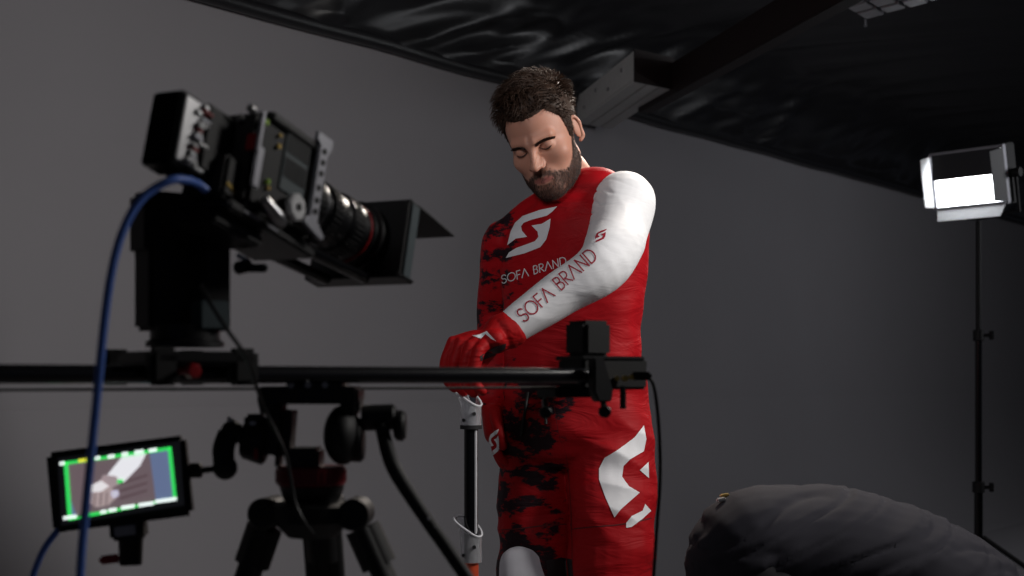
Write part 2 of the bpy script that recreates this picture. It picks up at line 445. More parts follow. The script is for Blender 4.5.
# ---------------------------------------------------------------- rider
def cloth_mat(name, red, splat=None, wr=1.0):
    m = mat(name, red, .62, bump=(700, .12, .0006), spec=.2)
    nt = m.node_tree; b = nt.nodes['Principled BSDF']
    tc = next(n for n in nt.nodes if n.type == 'TEX_COORD')
    mp = nt.nodes.new('ShaderNodeMapping'); mp.inputs['Rotation'].default_value = (0, .5, 0); mp.inputs['Scale'].default_value = (7, 7, 22)
    nt.links.new(tc.outputs['Object'], mp.inputs['Vector'])
    nz = nt.nodes.new('ShaderNodeTexNoise'); nz.inputs['Scale'].default_value = 1; nz.inputs['Detail'].default_value = 3; nz.inputs['Distortion'].default_value = 1.2
    nt.links.new(mp.outputs[0], nz.inputs['Vector'])
    bp = nt.nodes.new('ShaderNodeBump'); bp.inputs['Strength'].default_value = .55*wr; bp.inputs['Distance'].default_value = .012
    nt.links.new(nz.outputs['Fac'], bp.inputs['Height'])
    old = next(n for n in nt.nodes if n.type == 'BUMP' and n != bp)
    nt.links.new(bp.outputs['Normal'], old.inputs['Normal'])
    if splat:
        x0, x1, th = splat
        src = b.inputs['Base Color'].links[0].from_socket
        sep = nt.nodes.new('ShaderNodeSeparateXYZ'); nt.links.new(tc.outputs['Object'], sep.inputs[0])
        mr = nt.nodes.new('ShaderNodeMapRange'); mr.inputs['From Min'].default_value = x0; mr.inputs['From Max'].default_value = x1
        mr.inputs['To Min'].default_value = .13; mr.inputs['To Max'].default_value = -.2; nt.links.new(sep.outputs['X'], mr.inputs['Value'])
        m2 = nt.nodes.new('ShaderNodeMapping'); m2.inputs['Rotation'].default_value = (0, -.35, 0); m2.inputs['Scale'].default_value = (9, 9, 20)
        nt.links.new(tc.outputs['Object'], m2.inputs['Vector'])
        n3 = nt.nodes.new('ShaderNodeTexNoise'); n3.inputs['Scale'].default_value = 1.1; n3.inputs['Detail'].default_value = 9; n3.inputs['Roughness'].default_value = .68
        nt.links.new(m2.outputs[0], n3.inputs['Vector'])
        ad = nt.nodes.new('ShaderNodeMath'); nt.links.new(n3.outputs['Fac'], ad.inputs[0]); nt.links.new(mr.outputs[0], ad.inputs[1])
        rp = nt.nodes.new('ShaderNodeMapRange'); rp.inputs['From Min'].default_value = th; rp.inputs['From Max'].default_value = th+.05
        nt.links.new(ad.outputs[0], rp.inputs['Value'])
        mx = nt.nodes.new('ShaderNodeMix'); mx.data_type = 'RGBA'; nt.links.new(rp.outputs[0], mx.inputs[0]); nt.links.new(src, mx.inputs[6])
        mx.inputs[7].default_value = (.018, .006, .01, 1); nt.links.new(mx.outputs[2], b.inputs['Base Color'])
    return m
RED = (.40, .003, .008)
BASE = Vector((.14, 3.4, 0))
def head_frame():
    s = 1.045
    M = Matrix.Rotation(R_(-19), 3, 'Z') @ Matrix.Rotation(R_(29), 3, 'X') @ Matrix.Rotation(R_(-14), 3, 'Y')
    eye = W(532.5, 149, 3.24); o = eye-M @ Vector((0, -.089, 0))*s
    return M, o, s
HM, HO, HS = head_frame()
HC = np.array([0, -.008, .0])
def sdf(p):
    x, y, z = p[:, 0], p[:, 1], p[:, 2]; ax = np.abs(x)
    def ell(c, r):
        q = np.stack([(x-c[0])/r[0], (y-c[1])/r[1], (z-c[2])/r[2]], 1); k0 = np.linalg.norm(q, axis=1)
        k1 = np.linalg.norm(q/np.array(r), axis=1); return k0*(k0-1)/np.maximum(k1, 1e-6)
    def ells(c, r):
        q = np.stack([(ax-c[0])/r[0], (y-c[1])/r[1], (z-c[2])/r[2]], 1); k0 = np.linalg.norm(q, axis=1)
        k1 = np.linalg.norm(q/np.array(r), axis=1); return k0*(k0-1)/np.maximum(k1, 1e-6)
    def cap(a, b, r0, r1, sym=True):
        a, b = np.array(a), np.array(b); P = np.stack([ax if sym else x, y, z], 1); ab = b-a
        t = np.clip((P-a) @ ab/(ab @ ab), 0, 1); return np.linalg.norm(P-a-t[:, None]*ab, axis=1)-(r0+(r1-r0)*t)
    def su(a, b, k): h = np.clip(.5+.5*(b-a)/k, 0, 1); return b+(a-b)*h-k*h*(1-h)
    def ss(a, b, k): return -su(-a, b, k)
    d = ell((0, .012, .036), (.076, .095, .086))
    d = su(d, ell((0, -.026, -.028), (.0645, .062, .088)), .03)
    d = su(d, ell((0, -.036, -.075), (.052, .05, .045)), .03)
    d = su(d, cap((.048, -.005, -.062), (.015, -.075, -.1), .014, .014), .03)
    d = su(d, ell((0, -.083, -.102), (.022, .018, .017)), .02)
    d = su(d, ells((.044, -.06, -.03), (.02, .018, .016)), .025)
    d = su(d, cap((.010, -.0885, .014), (.043, -.073, .016), .009, .0075), .014)
    d = ss(d, ells((.031, -.101, -.003), (.018, .017, .011)), .012)
    d = su(d, cap((0, -.09, .006), (0, -.114, -.033), .0062, .0095, False), .015)
    d = su(d, ell((0, -.117, -.035), (.0095, .0105, .0085)), .006)
    d = su(d, ells((.0125, -.104, -.037), (.0075, .0095, .007)), .006)
    d = su(d, ells((.0315, -.0745, -.004), (.0150, .0125, .0122)), .005)
    d = su(d, ell((0, -.083, -.072), (.027, .016, .022)), .016)
    d = su(d, cap((.0, -.0985, -.066), (.021, -.087, -.0695), .0042, .0028), .004)
    d = su(d, cap((.0, -.0975, -.0765), (.019, -.087, -.0735), .0052, .003), .004)
    return d
def head_radius(D):
    lo = np.full(len(D), .02); hi = np.full(len(D), .2)
    for _ in range(30):
        m = (lo+hi)/2; v = sdf(HC+D*m[:, None]); ins = v < 0; lo = np.where(ins, m, lo); hi = np.where(ins, hi, m)
    return (lo+hi)/2
def dir_of(az, el): return np.stack([np.sin(az)*np.cos(el), -np.cos(az)*np.cos(el), np.sin(el)], -1)
def H2W(p): return HO+HM @ (Vector(p)*HS)
def hairline(az):                 # height of hair edge (head coords) by angle from the face
    a = abs(math.degrees(az))
    return float(np.interp(a, [0, 25, 42, 52, 66, 74, 84, 95, 110, 140, 180], [.064, .066, .07, .058, .04, -.012, -.02, .02, -.015, -.05, -.06]))
def beard_amount(p):
    x, y, z = abs(p[0]), p[1], p[2]
    if y > .0: return 0
    a = math.degrees(math.atan2(x, -y))
    top = float(np.interp(a, [0, 12, 22, 35, 50, 65, 80], [-.049, -.052, -.06, -.068, -.056, -.03, -.0]))
    v = min(1, max(0, (top-z)/.008))
    if (x/.025)**2+((z+.072)/.0085)**2 < 1: v *= .1     # lips
    if a < 14 and -.092 < z < -.08: v *= .75
    if a > 80: v = 0
    return v
def rider():
    # ---- body: head, neck, trunk, limbs
    na, ne = 200, 150
    az = np.linspace(-math.pi, math.pi, na, endpoint=False); el = np.linspace(-math.pi/2+.01, math.pi/2-.01, ne)
    A, E = np.meshgrid(az, el, indexing='ij'); D = dir_of(A.ravel(), E.ravel()); rr = head_radius(D); P = HC+D*rr[:, None]
    hv = [H2W(p) for p in P]; hf = []
    for i in range(na):
        for j in range(ne-1): hf.append((i*ne+j, ((i+1) % na)*ne+j, ((i+1) % na)*ne+j+1, i*ne+j+1))
    hf.append(tuple(i*ne for i in range(na))); hf.append(tuple(i*ne+ne-1 for i in range(na))[::-1])
    neckb = W(570, 205, 3.40)
    parts = [(hv, hf), limb([H2W((0, .02, -.02)), H2W((0, .022, -.085)), neckb+Vector((0, -.01, .045)), neckb+Vector((0, .01, -.06))], [.05, .055, .06, .08], 24)]
    # ears
    for s in (-1, 1):
        c = Vector((s*.071, .008, -.010)); out = Vector((s*.93, -.36, .02)).normalized(); fw = Vector((-s*.36, -.92, -.14)).normalized(); up = out.cross(fw).normalized()
        if up.z < 0: up = -up
        rim = [(-.35, -.95), (.35, -.75), (-.75+1.35, -.2), (.85, .35), (.6, .85), (.05, 1.0), (-.45, .75), (-.55, .3)]
        pts = [c+(-fw)*(a*.0135)+up*(b*.028)+out*(.006+.006*max(0, a)) for a, b in rim]
        v, f = limb([H2W(p) for p in pts], [.0045, .006, .0042, .0042, .0042, .0042, .004, .003], 8, 4); parts.append((v, f))
        mbv = []
        t = bmesh.new(); bmesh.ops.create_uvsphere(t, u_segments=14, v_segments=10, radius=1)
        vs = [H2W(c+(-fw)*(q.co.x*.015+.003)+up*(q.co.y*.025)+out*(q.co.z*.0045+.006)) for q in t.verts]; fs = [tuple(l.index for l in f.verts) for f in t.faces]; t.free()
        parts.append((vs, fs))
    nhead = sum(len(p[0]) for p in parts)
    lat = Vector((math.cos(R_(24)), -math.sin(R_(24)), 0)); fr = Vector((-math.sin(R_(24)), -math.cos(R_(24)), 0))
    SL = W(622, 208, 3.3); EL = W(604, 265, 3.07); WL = W(507, 331, 3.04)
    SR = W(506, 246, 3.47); ER = W(497, 318, 3.56); WR = W(494, 398, 3.43)
    sh = (SL-SR).normalized()
    def ring(px, py, Y, wd, d, k=0.0, e=.85):    # k: how far the ring follows the tilted shoulder line
        a = (lat*(1-k)+sh*k).normalized(); b = (fr-a*fr.dot(a)).normalized(); return (W(px, py, Y), a, b, wd, d, e)
    def trunk(g):
        return rings_loft([ring(569, 186, 3.37, .062+g, .062+g, .5, 1), ring(568, 198, 3.385, .085+g, .072+g, .9, 1), ring(568, 210, 3.39, .13+g, .09+g, 1), ring(566, 226, 3.395, .165+g, .105+g, 1), ring(574, 250, 3.4, .188+g, .118+g, .9),
                           ring(573, 290, 3.4, .178+g, .115+g, .5), ring(572, 330, 3.4, .166+g, .11+g, .2), ring(573, 370, 3.4, .162+g, .113+g), ring(574, 402, 3.4, .163+g, .115+g)])
    def hips(g):
        return rings_loft([ring(574, 375, 3.4, .155+g, .11+g), ring(575, 400, 3.4, .165+g, .118+g), ring(575, 430, 3.4, .173+g, .125+g), ring(575, 452, 3.4, .16+g, .11+g), ring(575, 465, 3.4, .12+g, .08+g)])
    HRj, HLj = W(542, 440, 3.44), W(608, 440, 3.36)
    def leg(pts, rad): return limb(pts, rad, 22)
    kneeR, ankR = W(535, 592, 3.40), Vector((.05, 3.5, .08)); kneeL, ankL = W(613, 592, 3.3), Vector((.26, 3.42, .08))
    bodyparts = [trunk(-.014), hips(-.016), leg([HRj, (HRj+kneeR)/2, kneeR, (kneeR+ankR)/2, ankR], [.075, .06, .046, .046, .036]),
                 leg([HLj, (HLj+kneeL)/2, kneeL, (kneeL+ankL)/2, ankL], [.078, .066, .05, .048, .036]),
                 limb([SL, (SL+EL)/2, EL, (EL+WL)/2, WL], [.05, .045, .036, .036, .026]), limb([SR, (SR+ER)/2, ER, (ER+WR)/2, WR], [.045, .04, .034, .034, .026])]
    parts += bodyparts
    vs, fs = [], []
    for v, f in parts:
        o = len(vs); vs += list(v); fs += [tuple(i+o for i in q) for q in f]
    me = bpy.data.meshes.new('rider'); me.from_pydata([tuple(v-BASE) for v in vs], [], fs); me.update()
    bm = bmesh.new(); bm.from_mesh(me); bmesh.ops.recalc_face_normals(bm, faces=bm.faces); bm.to_mesh(me); bm.free(); finish(me, 0)
    at = me.attributes.new('beard', 'FLOAT', 'POINT'); bv = np.zeros(len(vs)); lp = np.zeros(len(vs))
    for i in range(na*ne):
        p = P[i]; bv[i] = beard_amount(p)*.74
        if not bv[i] and p[2] > hairline(math.atan2(p[0], -p[1])): bv[i] = .9
        if p[1] < -.06 and (p[0]/.0235)**2+((p[2]+.072)/.0072)**2 < 1: lp[i] = 1
    at.data.foreach_set('value', bv); a2 = me.attributes.new('lips', 'FLOAT', 'POINT'); a2.data.foreach_set('value', lp)
    skin = mat('skin', (.47, .225, .155), .56, bump=(420, .12, .0008), var=(30, .12), sss=.12)
    nt = skin.node_tree; pb = nt.nodes['Principled BSDF']; src = pb.inputs['Base Color'].links[0].from_socket
    for an, col in (('lips', (.36, .12, .10)), ('beard', (.045, .022, .016))):
        a_ = nt.nodes.new('ShaderNodeAttribute'); a_.attribute_name = an; mx = nt.nodes.new('ShaderNodeMix'); mx.data_type = 'RGBA'
        nt.links.new(a_.outputs['Fac'], mx.inputs[0]); nt.links.new(src, mx.inputs[6]); mx.inputs[7].default_value = (*col, 1); src = mx.outputs[2]
    nt.links.new(src, pb.inputs['Base Color'])
    body = link_mesh('person', me, skin); body.location = BASE; OFF[body] = BASE
    tag(body, 'bearded man in red riding kit standing, looking down, gloved hand on a pole', 'person')
    # ---- hair
    hm = mat('brown_hair', (.033, .016, .009), .6, var=(60, .5), spec=.3)
    rng = random.Random(3)
    def spikes(name, roots, m, n=4, label=None):   # roots: list of (point list, radius)
        vs, fs = [], []
        for pts, r in roots:
            v, f = loft(pts, [r*k for k in np.linspace(1, .15, len(pts))], 3, cap=False); o = len(vs); vs += v; fs += [tuple(i+o for i in q) for q in f]
        return vs, fs
    cap_v, cap_f, ok = [], [], {}
    for i in range(na):
        for j in range(ne):
            p = P[i*ne+j]; a = az[i]; hgt = p[2]-hairline(a)
            if hgt > -.002:
                top = max(0, min(1, (p[2]-.03)/.06)); th = min(1, max(0, hgt+.002)/.018)*(.003+.010*top)
                th *= 1+.45*noise.noise(Vector(p)*38)
                ok[(i, j)] = len(cap_v); cap_v.append(H2W(Vector(P[i*ne+j])+Vector(D[i*ne+j])*(th+.0006)))
    for i in range(na):
        for j in range(ne-1):
            q = [(i, j), ((i+1) % na, j), ((i+1) % na, j+1), (i, j+1)]
            if all(k in ok for k in q): cap_f.append(tuple(ok[k] for k in q))
    topring = [ok[(i, ne-1)] for i in range(na)]; cap_f.append(tuple(topring[::-1]))
    roots = []
    for _ in range(5200):
        z = rng.uniform(-.5, 1); a = rng.uniform(-math.pi, math.pi); d = dir_of(np.array([a]), np.array([math.asin(z)])); r = head_radius(d)[0] if False else None
        i = int((a+math.pi)/(2*math.pi)*na) % na; j = min(ne-1, max(0, int((math.asin(z)+math.pi/2)/math.pi*ne))); p = Vector(P[i*ne+j]); dd = Vector(D[i*ne+j])
        hgt = p.z-hairline(az[i])
        if hgt < .001: continue
        top = max(0, min(1, (p.z-.03)/.06)); ln = .008+.019*top; ln *= rng.uniform(.7, 1.3); ln *= min(1, .45+hgt/.03)
        base = p+dd*((.001+.010*top)*min(1, hgt/.02))
        cl = Vector((noise.noise(p*30), noise.noise(p*30+Vector((9, 0, 0))), noise.noise(p*30+Vector((0, 9, 0)))))
        t = Vector((-.25, -.75, .1))*top+Vector((0, .5, -.7))*(1-top)+cl*.9+Vector((rng.uniform(-1, 1), rng.uniform(-1, 1), rng.uniform(-1, 1)))*.3
        t = t-dd*t.dot(dd); v0 = (dd*(.7*top+.12)+t*.75).normalized(); v1 = (t+dd*.1-Vector((0, 0, .2))).normalized()
        pts = [base, base+v0*ln*.4, base+v0*ln*.6+v1*ln*.25, base+v0*ln*.6+v1*ln*.6]
        roots.append(([H2W(q) for q in pts], rng.uniform(.0011, .002)))
    sv, sf = spikes('hair', roots, hm)
    def mk(name, vs, fs, m, lab=None):
        me = bpy.data.meshes.new(name); me.from_pydata([tuple(v) for v in vs], [], fs); me.update(); return put(name, me, m, body, lab)
    o = len(cap_v); mk('hair', cap_v+sv, cap_f+[tuple(i+o for i in q) for q in sf], hm, 'short tousled dark brown hair')
    roots = []
    for k in range(na*ne):
        ba = beard_amount(P[k])
        if ba > 0:
            for _ in range(2):
                if rng.random() < ba*.7:
                    k2 = min(na*ne-1, k+rng.choice((0, 1))); q = Vector(P[k]).lerp(Vector(P[k2]), rng.random()); q += Vector((rng.uniform(-1, 1), 0, rng.uniform(-1, 1)))*.0012
                    ln = rng.uniform(.003, .0065); v = (Vector(D[k])*.7+Vector((rng.uniform(-.3, .3), -.1, -.7))).normalized()
                    roots.append(([H2W(q-v*.001), H2W(q+v*ln*.5), H2W(q+v*ln+Vector((0, 0, -.001)))], rng.uniform(.00045, .0008)))
    bvv, bff = spikes('beard', roots, hm); mk('beard', bvv, bff, mat('beard_hair', (.04, .018, .012), .5), 'short dark brown beard and moustache')
    for s in (-1, 1):
        roots = []
        for _ in range(240):
            t = rng.random(); xx = .011+.037*t; zz = .0055+.006*math.sin(t*2.6)-.004*t+rng.uniform(-.0035, .0035)*(1-.6*t)
            d = Vector((s*xx, -.088+.016*t*t, zz))-Vector(HC); d.normalize(); k = head_radius(np.array([d]))[0]; q = Vector(HC)+d*k
            v = (d*.35+Vector((s*.8, 0, .35))).normalized(); roots.append(([H2W(q), H2W(q+v*.004), H2W(q+v*.008)], .001))
        a_, b_ = spikes('e', roots, hm); mk('eyebrow', a_, b_, MATS['beard_hair'])
        pts = []
        for t in np.linspace(-1, 1, 9):
            d = Vector((s*.0315+t*.0135, -.089, -.0105+.0045*t*t))-Vector(HC); d.normalize(); k = head_radius(np.array([d]))[0]; pts.append(H2W(Vector(HC)+d*(k+.0006)))
        v, f = limb(pts, [.0006]+[.0013]*7+[.0006], 6, 3); mk('eyelashes', v, f, MATS['beard_hair'], 'lowered dark eyelashes')
    # ---- jersey
    jr = union([trunk(.0), limb([SR+lat*.03, SR, (SR+ER)/2, ER, (ER+WR)/2, WR], [.06, .06, .055, .05, .047, .04], 22), limb([W(566, 203, 3.39), W(537, 222, 3.43), SR+Vector((.01, 0, .012))], [.06, .058, .05], 20), limb([W(573, 196, 3.37), W(598, 193, 3.34), SL+Vector((-.02, .02, .012))], [.06, .058, .06], 20)], .0065, 6)
    def wr(p, n):
        q = Vector((p.x*5+p.z*3, p.y*5, p.z*8-p.x*5)); a = noise.noise(q); b = noise.noise(q*2.3+Vector((5, 2, 1)))
        return (1-abs(a)*2)*.004+b*.0025
    displace(jr, wr)
    slv = union([limb([SL+Vector((-.012, .06, .022)), SL+Vector((.004, .0, .012)), SL*.62+EL*.38+Vector((.008, 0, .0)), EL+Vector((.0, 0, .002)), EL*.55+WL*.45+Vector((0, 0, .002)), WL+Vector((-.006, 0, -.004))],
                      [.060, .073, .068, .060, .049, .036], 26)], .005, 5)
    def wr2(p, n):
        q = Vector((p.x*9+p.z*5, p.y*6, p.z*9-p.x*5)); cc = SL+Vector((-.045, -.05, .0)); g = math.exp(-((p-cc).length/.055)**2); ph = (p-cc).dot(Vector((.35, 0, .94)))*105+noise.noise(p*14)*1.6
        return (1-abs(noise.noise(q))*2)*.0022-max(0, 1-abs(math.sin(ph))*2.2)*.006*g
    displace(slv, wr2)
    bj = bvh_of(jr); bs = bvh_of(slv)
    jm = cloth_mat('red_jersey', RED, (-.16, -.04, .64))
    jersey = put('jersey', jr, jm, body, 'red jersey with dark splatter and a white logo')
    sleeve = put('sleeve', slv, cloth_mat('white_sleeve', (.80, .80, .815), None, .35), jersey, 'white sleeve with red lettering')
    q = lambda x, y: (490+x/5.764, 190+y/5.764)
    print_on('logo_print', [[q(x, y) for x, y in p] for p in LOGO], bj, WHITEP, jersey, 'white angular logo on the chest', n=4)
    for ps in text_polys('SOFA BRAND', q(70, 540), q(440, 430), 46/5.764, .95, (-.12, -1)): print_on('letter', ps, bj, WHITEP, jersey, n=2)
    for ps in text_polys('SOFA BRAND', (524.5, 322.5), (598, 258), 13.5, 1.4): print_on('letter', ps, bs, REDPRINT, sleeve, n=2)
    print_on('logo_print', logo_polys(lambda a, b: (594.3+a*13.5+(b-.5)*1.5, 230.5+b*12-a*1.5)), bs, REDPRINT, sleeve, 'small red logo', n=3)
    # ---- pants
    pt = union([hips(.006), leg([HRj+Vector((0, 0, .02)), W(539, 480, 3.43), W(538, 540, 3.41), W(536, 592, 3.39), (kneeR+ankR)/2, ankR+Vector((0, 0, .06))], [.097, .095, .09, .088, .078, .062]),
                leg([HLj+Vector((0, 0, .02)), W(611, 480, 3.335), W(611, 520, 3.305), W(611, 560, 3.3), W(614, 600, 3.3), (kneeL+ankL)/2, ankL+Vector((0, 0, .06))], [.1, .1, .096, .098, .09, .08, .062])], .0065, 6)
    def wr3(p, n):
        q = Vector((p.x*4, p.y*4, p.z*13+p.x*5)); a = noise.noise(q); q2 = Vector((p.x*9-p.z*6, p.y*7, p.z*16))
        return (1-abs(a)*2)*.009+noise.noise(q2)*.005
    displace(pt, wr3); bp_ = bvh_of(pt)
    pants = put('trousers', pt, cloth_mat('red_trousers', (.36, .003, .007), (-.05, .06, .585)), body, 'red riding trousers, dark splatter on one leg')
    q = lambda x, y: (480+x/3.695, 420+y/3.695)
    pol = [[(605,20),(570,65),(510,110),(460,140),(440,180),(440,220),(465,290),(497,360),(520,330),(590,268),(550,245),(525,210),(530,170),(555,145),(605,115),(614,70)],
           [(590,185),(622,155),(624,215)], [(540,380),(560,355),(600,335),(610,310),(632,335),(600,365),(560,395),(540,398)]]
    print_on('logo_print', [[q(*v) for v in p] for p in pol], bp_, WHITEP, pants, 'large white logo on the thigh', n=4)
    print_on('stretch_panel', [[q(x, y) for x, y in ((245, 520), (300, 508), (340, 515), (348, 600), (250, 600))]], bp_, DARKPRINT, pants, 'black panel beside the knee pad', n=4)
    sm = mat('seam_crease_red', (.10, .002, .004), .7)
    for line in ([(571, 529), (590, 527), (615, 525), (635, 522), (651, 518)], [(498, 530), (515, 529), (540, 526), (566, 524)], [(553, 398), (556, 420), (560, 440), (566, 455), (569, 480), (571, 510), (572, 545), (572, 575)]):  # leg seams; the long upright line also paints the shaded crease between the legs
        print_on('seam_crease', [[(x0, y0-.5), (x1, y1-.5), (x1+.6, y1+.6), (x0+.6, y0+.6)] for (x0, y0), (x1, y1) in zip(line, line[1:])], bp_, sm, pants, n=2)
    kp = union([limb([W(524, 560, 3.335), W(526, 585, 3.322), W(526, 606, 3.34)], [(.058, .036), (.066, .042), (.056, .036)], 22, ref=(1, 0, 0))], .005, 4)
    put('knee_pad', kp, mat('pad_white', (.74, .74, .80), .6), pants, 'pale padded knee panel')
    for (x0, y0, x1, y1) in ((528, 392, 521, 436), (544, 396, 546, 424)):
        pts = []
        for t in np.linspace(0, 1, 7):
            x, y = x0+(x1-x0)*t, y0+(y1-y0)*t; d = (W(x, y, 1)-EYE).normalized(); h = bp_.ray_cast(EYE, d)[0]
            if h is not None: pts.append(h-d*.005)
        b = MB(); b.tube(pts, .0035, 8); b.build('drawstring', mat('black_cord', (.008, .008, .009), .7), pants)
    for ank in (ankR, ankL):
        bt = union([limb([ank+Vector((0, .03, .16)), ank+Vector((0, .03, .02)), ank+Vector((0, 0, -.03)), ank+Vector((-.03, -.16, -.035))], [.062, .056, .045, .042], 18)], .007, 3)
        for v in bt.vertices: v.co.z = max(v.co.z, .001)
        put('boot', bt, BLACKM, body)
    # ---- gloves
    gm = cloth_mat('red_glove', (.36, .004, .006), None, 1.6)
    B = [W(479, 351, 2.985), W(470.5, 346, 3.0), W(461.5, 342.5, 3.02), W(453, 342, 3.04)]      # little finger nearest, then out to the index
    K = [limb([WL+Vector((.006, .0, .003)), WL+Vector((-.012, 0, -.004)), W(497, 337, 3.03)], [.0415, .040, .036], 20)]
    for k, bb in enumerate(B):
        K.append(limb([W(496, 338, 3.05-.02*k+.01), (W(494, 338, 3.03)+bb)/2+Vector((0, 0, .004)), bb], [.019, .0175, .0125], 12))
        ln = (.042, .05, .053, .05)[k]
        d0 = Vector((-.22-.04*k, -.1, -.95)).normalized(); d1 = Vector((.15, .1, -1)).normalized(); d2 = Vector((.62, .2, -.72)).normalized()
        p1 = bb+d0*ln; p2 = p1+d1*ln*.72; p3 = p2+d2*ln*.45
        K.append(limb([bb, p1, p2, p3], [.0135, .0125, .0112, .01], 12, 5))
    K.append(limb([W(495, 345, 3.09), W(482, 362, 3.12), W(474, 376, 3.1), W(470, 386, 3.09)], [.017, .014, .012, .01], 12))
    gl = union(K, .0026, 4); bg = bvh_of(gl)
    glove = put('glove', gl, gm, body, 'red glove resting on the pole')
    q = lambda x, y: (420+x/5.757, 300+y/5.757)
    print_on('glove_mark', [[q(x, y) for x, y in ((300, 205), (340, 200), (385, 180), (438, 236), (412, 225), (378, 196), (352, 224))]], bg, WHITEP, glove, 'white mark on the glove', n=3)
    print_on('palm_patch', [[q(x, y) for x, y in ((345, 325), (375, 300), (430, 268), (495, 250), (490, 280), (440, 315), (390, 335), (350, 352))]], bg, DARKPRINT, glove, 'black leather patch', n=3)
    K = [limb([WR+Vector((0, 0, .03)), WR, W(493, 418, 3.42), W(494, 434, 3.41)], [(.036, .036), (.036, .034), (.026, .044), (.024, .043)], 18, ref=(1, 0, 0))]
    for k in range(4):
        yk = 3.385+.021*k; ln = (.043, .05, .052, .046)[k]
        p0 = Vector(W(494, 430, 3.41)); p0.y = yk; p1 = p0+Vector((.006, -.004, -ln)); p2 = p1+Vector((.014, -.002, -ln*.6)); p3 = p2+Vector((.016, 0, -ln*.3))
        K.append(limb([p0, p1, p2, p3], [.0125, .0115, .0105, .009], 12, 5))
    K.append(limb([W(495, 412, 3.39), W(499, 430, 3.35), W(503, 446, 3.345)], [.017, .013, .011], 12))
    g2 = union(K, .0028, 4); bg = bvh_of(g2); glove2 = put('glove', g2, cloth_mat('dark_red_glove', (.34, .004, .006), None, .8), body, 'red glove hanging at the hip with a white logo')
    print_on('logo_print', logo_polys(lambda a, b: (487.5+a*14-(b-.5)*-5, 430+b*27-a*1)), bg, WHITEP, glove2, 'small white logo', n=3)
rider()

# ---------------------------------------------------------------- pole under the red glove
def pole():
    Y = 3.05; x = W(471, 0, Y).x
    t = thing('pole', 'glossy black pole with clear plastic collars under the red glove', 'pole', (x, Y, 0))
    P = lambda z, dx=0: Vector((x+dx, Y, z)); zz = lambda py: 1+(HZ-py)/F*Y
    b = MB(); b.cyl(P(zz(566)), P(zz(427)), .0150, n=28); b.build('black_tube', BLACKG, t)
    b = MB(); b.cyl(P(zz(429)), P(zz(425)), .0235, n=28); b.build('rubber_ring', RUBBER, t)
    ch = mat('chrome', (.7, .7, .72), .08, 1)
    b = MB(); b.cyl(P(zz(560)), P(zz(390)), .008, n=14); b.cyl(P(zz(426)), P(zz(396), 0), .012, n=16); b.build('inner_rod', ch, t)
    for v in (1,):
        b = MB(); b.cyl(P(zz(533), .0105)-Vector((0, .012, 0)), P(zz(430), .0105)-Vector((0, .012, 0)), .003, n=10); b.build('tube_highlight', mat('highlight_strip', (.75, .75, .77), .35, .2), t)  # pale strip painted in as the vertical highlight on the glossy tube
    clear = mat('clear_plastic', (.86, .87, .9), .12, 0, trans=.78, spec=.7)
    def collar(y0, y1, r, sl):
        n = 36; vs = []; fs = []; th = .003
        for rr, zf in ((r, 1), (r-th, 1)):
            for lev in (0, 1, 2):
                for k in range(n):
                    a = 2*math.pi*k/n; X = math.cos(a); Yy = math.sin(a)
                    z = zz(y1) if lev == 0 else (zz(y0)+(.5-X*.5-.5)*0 if lev == 1 else zz(y0)+sl*(.5-X*.4+Yy*.3))
                    fl = 1 if lev < 2 else 1+.55*max(0, -X)
                    vs.append(P(z)+Vector((rr*X*fl, rr*Yy, 0)))
        L = lambda s, l, k: s*3*n+l*n+k % n
        for k in range(n):
            for s in (0, 1):
                for l in (0, 1): fs.append((L(s, l, k), L(s, l, k+1), L(s, l+1, k+1), L(s, l+1, k)))
            fs.append((L(0, 2, k), L(0, 2, k+1), L(1, 2, k+1), L(1, 2, k))); fs.append((L(0, 0, k), L(0, 0, k+1), L(1, 0, k+1), L(1, 0, k)))
        m = MB(); m.raw(vs, fs); o = m.build('clear_collar', clear, t)
        lip = [P(zz(y0)+sl*(.5-math.cos(a)*.4+math.sin(a)*.3))+Vector((r*math.cos(a)*(1+.55*max(0, -math.cos(a))), r*math.sin(a), 0)) for a in np.linspace(0, 2*math.pi, 33)]
        m = MB(); m.tube(lip, .0026, 6, False); m.build('collar_lip', mat('frosted_lip', (.7, .7, .73), .25), o)
        for dz, dx in ((.3, -.6), (.62, .3)):
            a = math.asin(dx); p = P(zz(y1)+(zz(y0)-zz(y1))*dz)+Vector((r*math.sin(a), -r*math.cos(a), 0)); m = MB(); m.cyl(p, p+Vector((math.sin(a), -math.cos(a), 0))*.003, .004, n=10); m.build('screw', BLACK, o)
    collar(406, 426, .0225, .038); collar(536, 562, .0235, .042)
    b = MB(); b.cyl(P(.0), P(zz(562)), .0165, n=20); b.build('lower_tube', mat('orange_red_tube', (.5, .07, .03), .3), t, 'orange-red lower tube')
    b = MB(); b.cyl(P(0), P(.02), .045, n=20, bev=.004); b.build('foot', RUBBER, t)
pole()

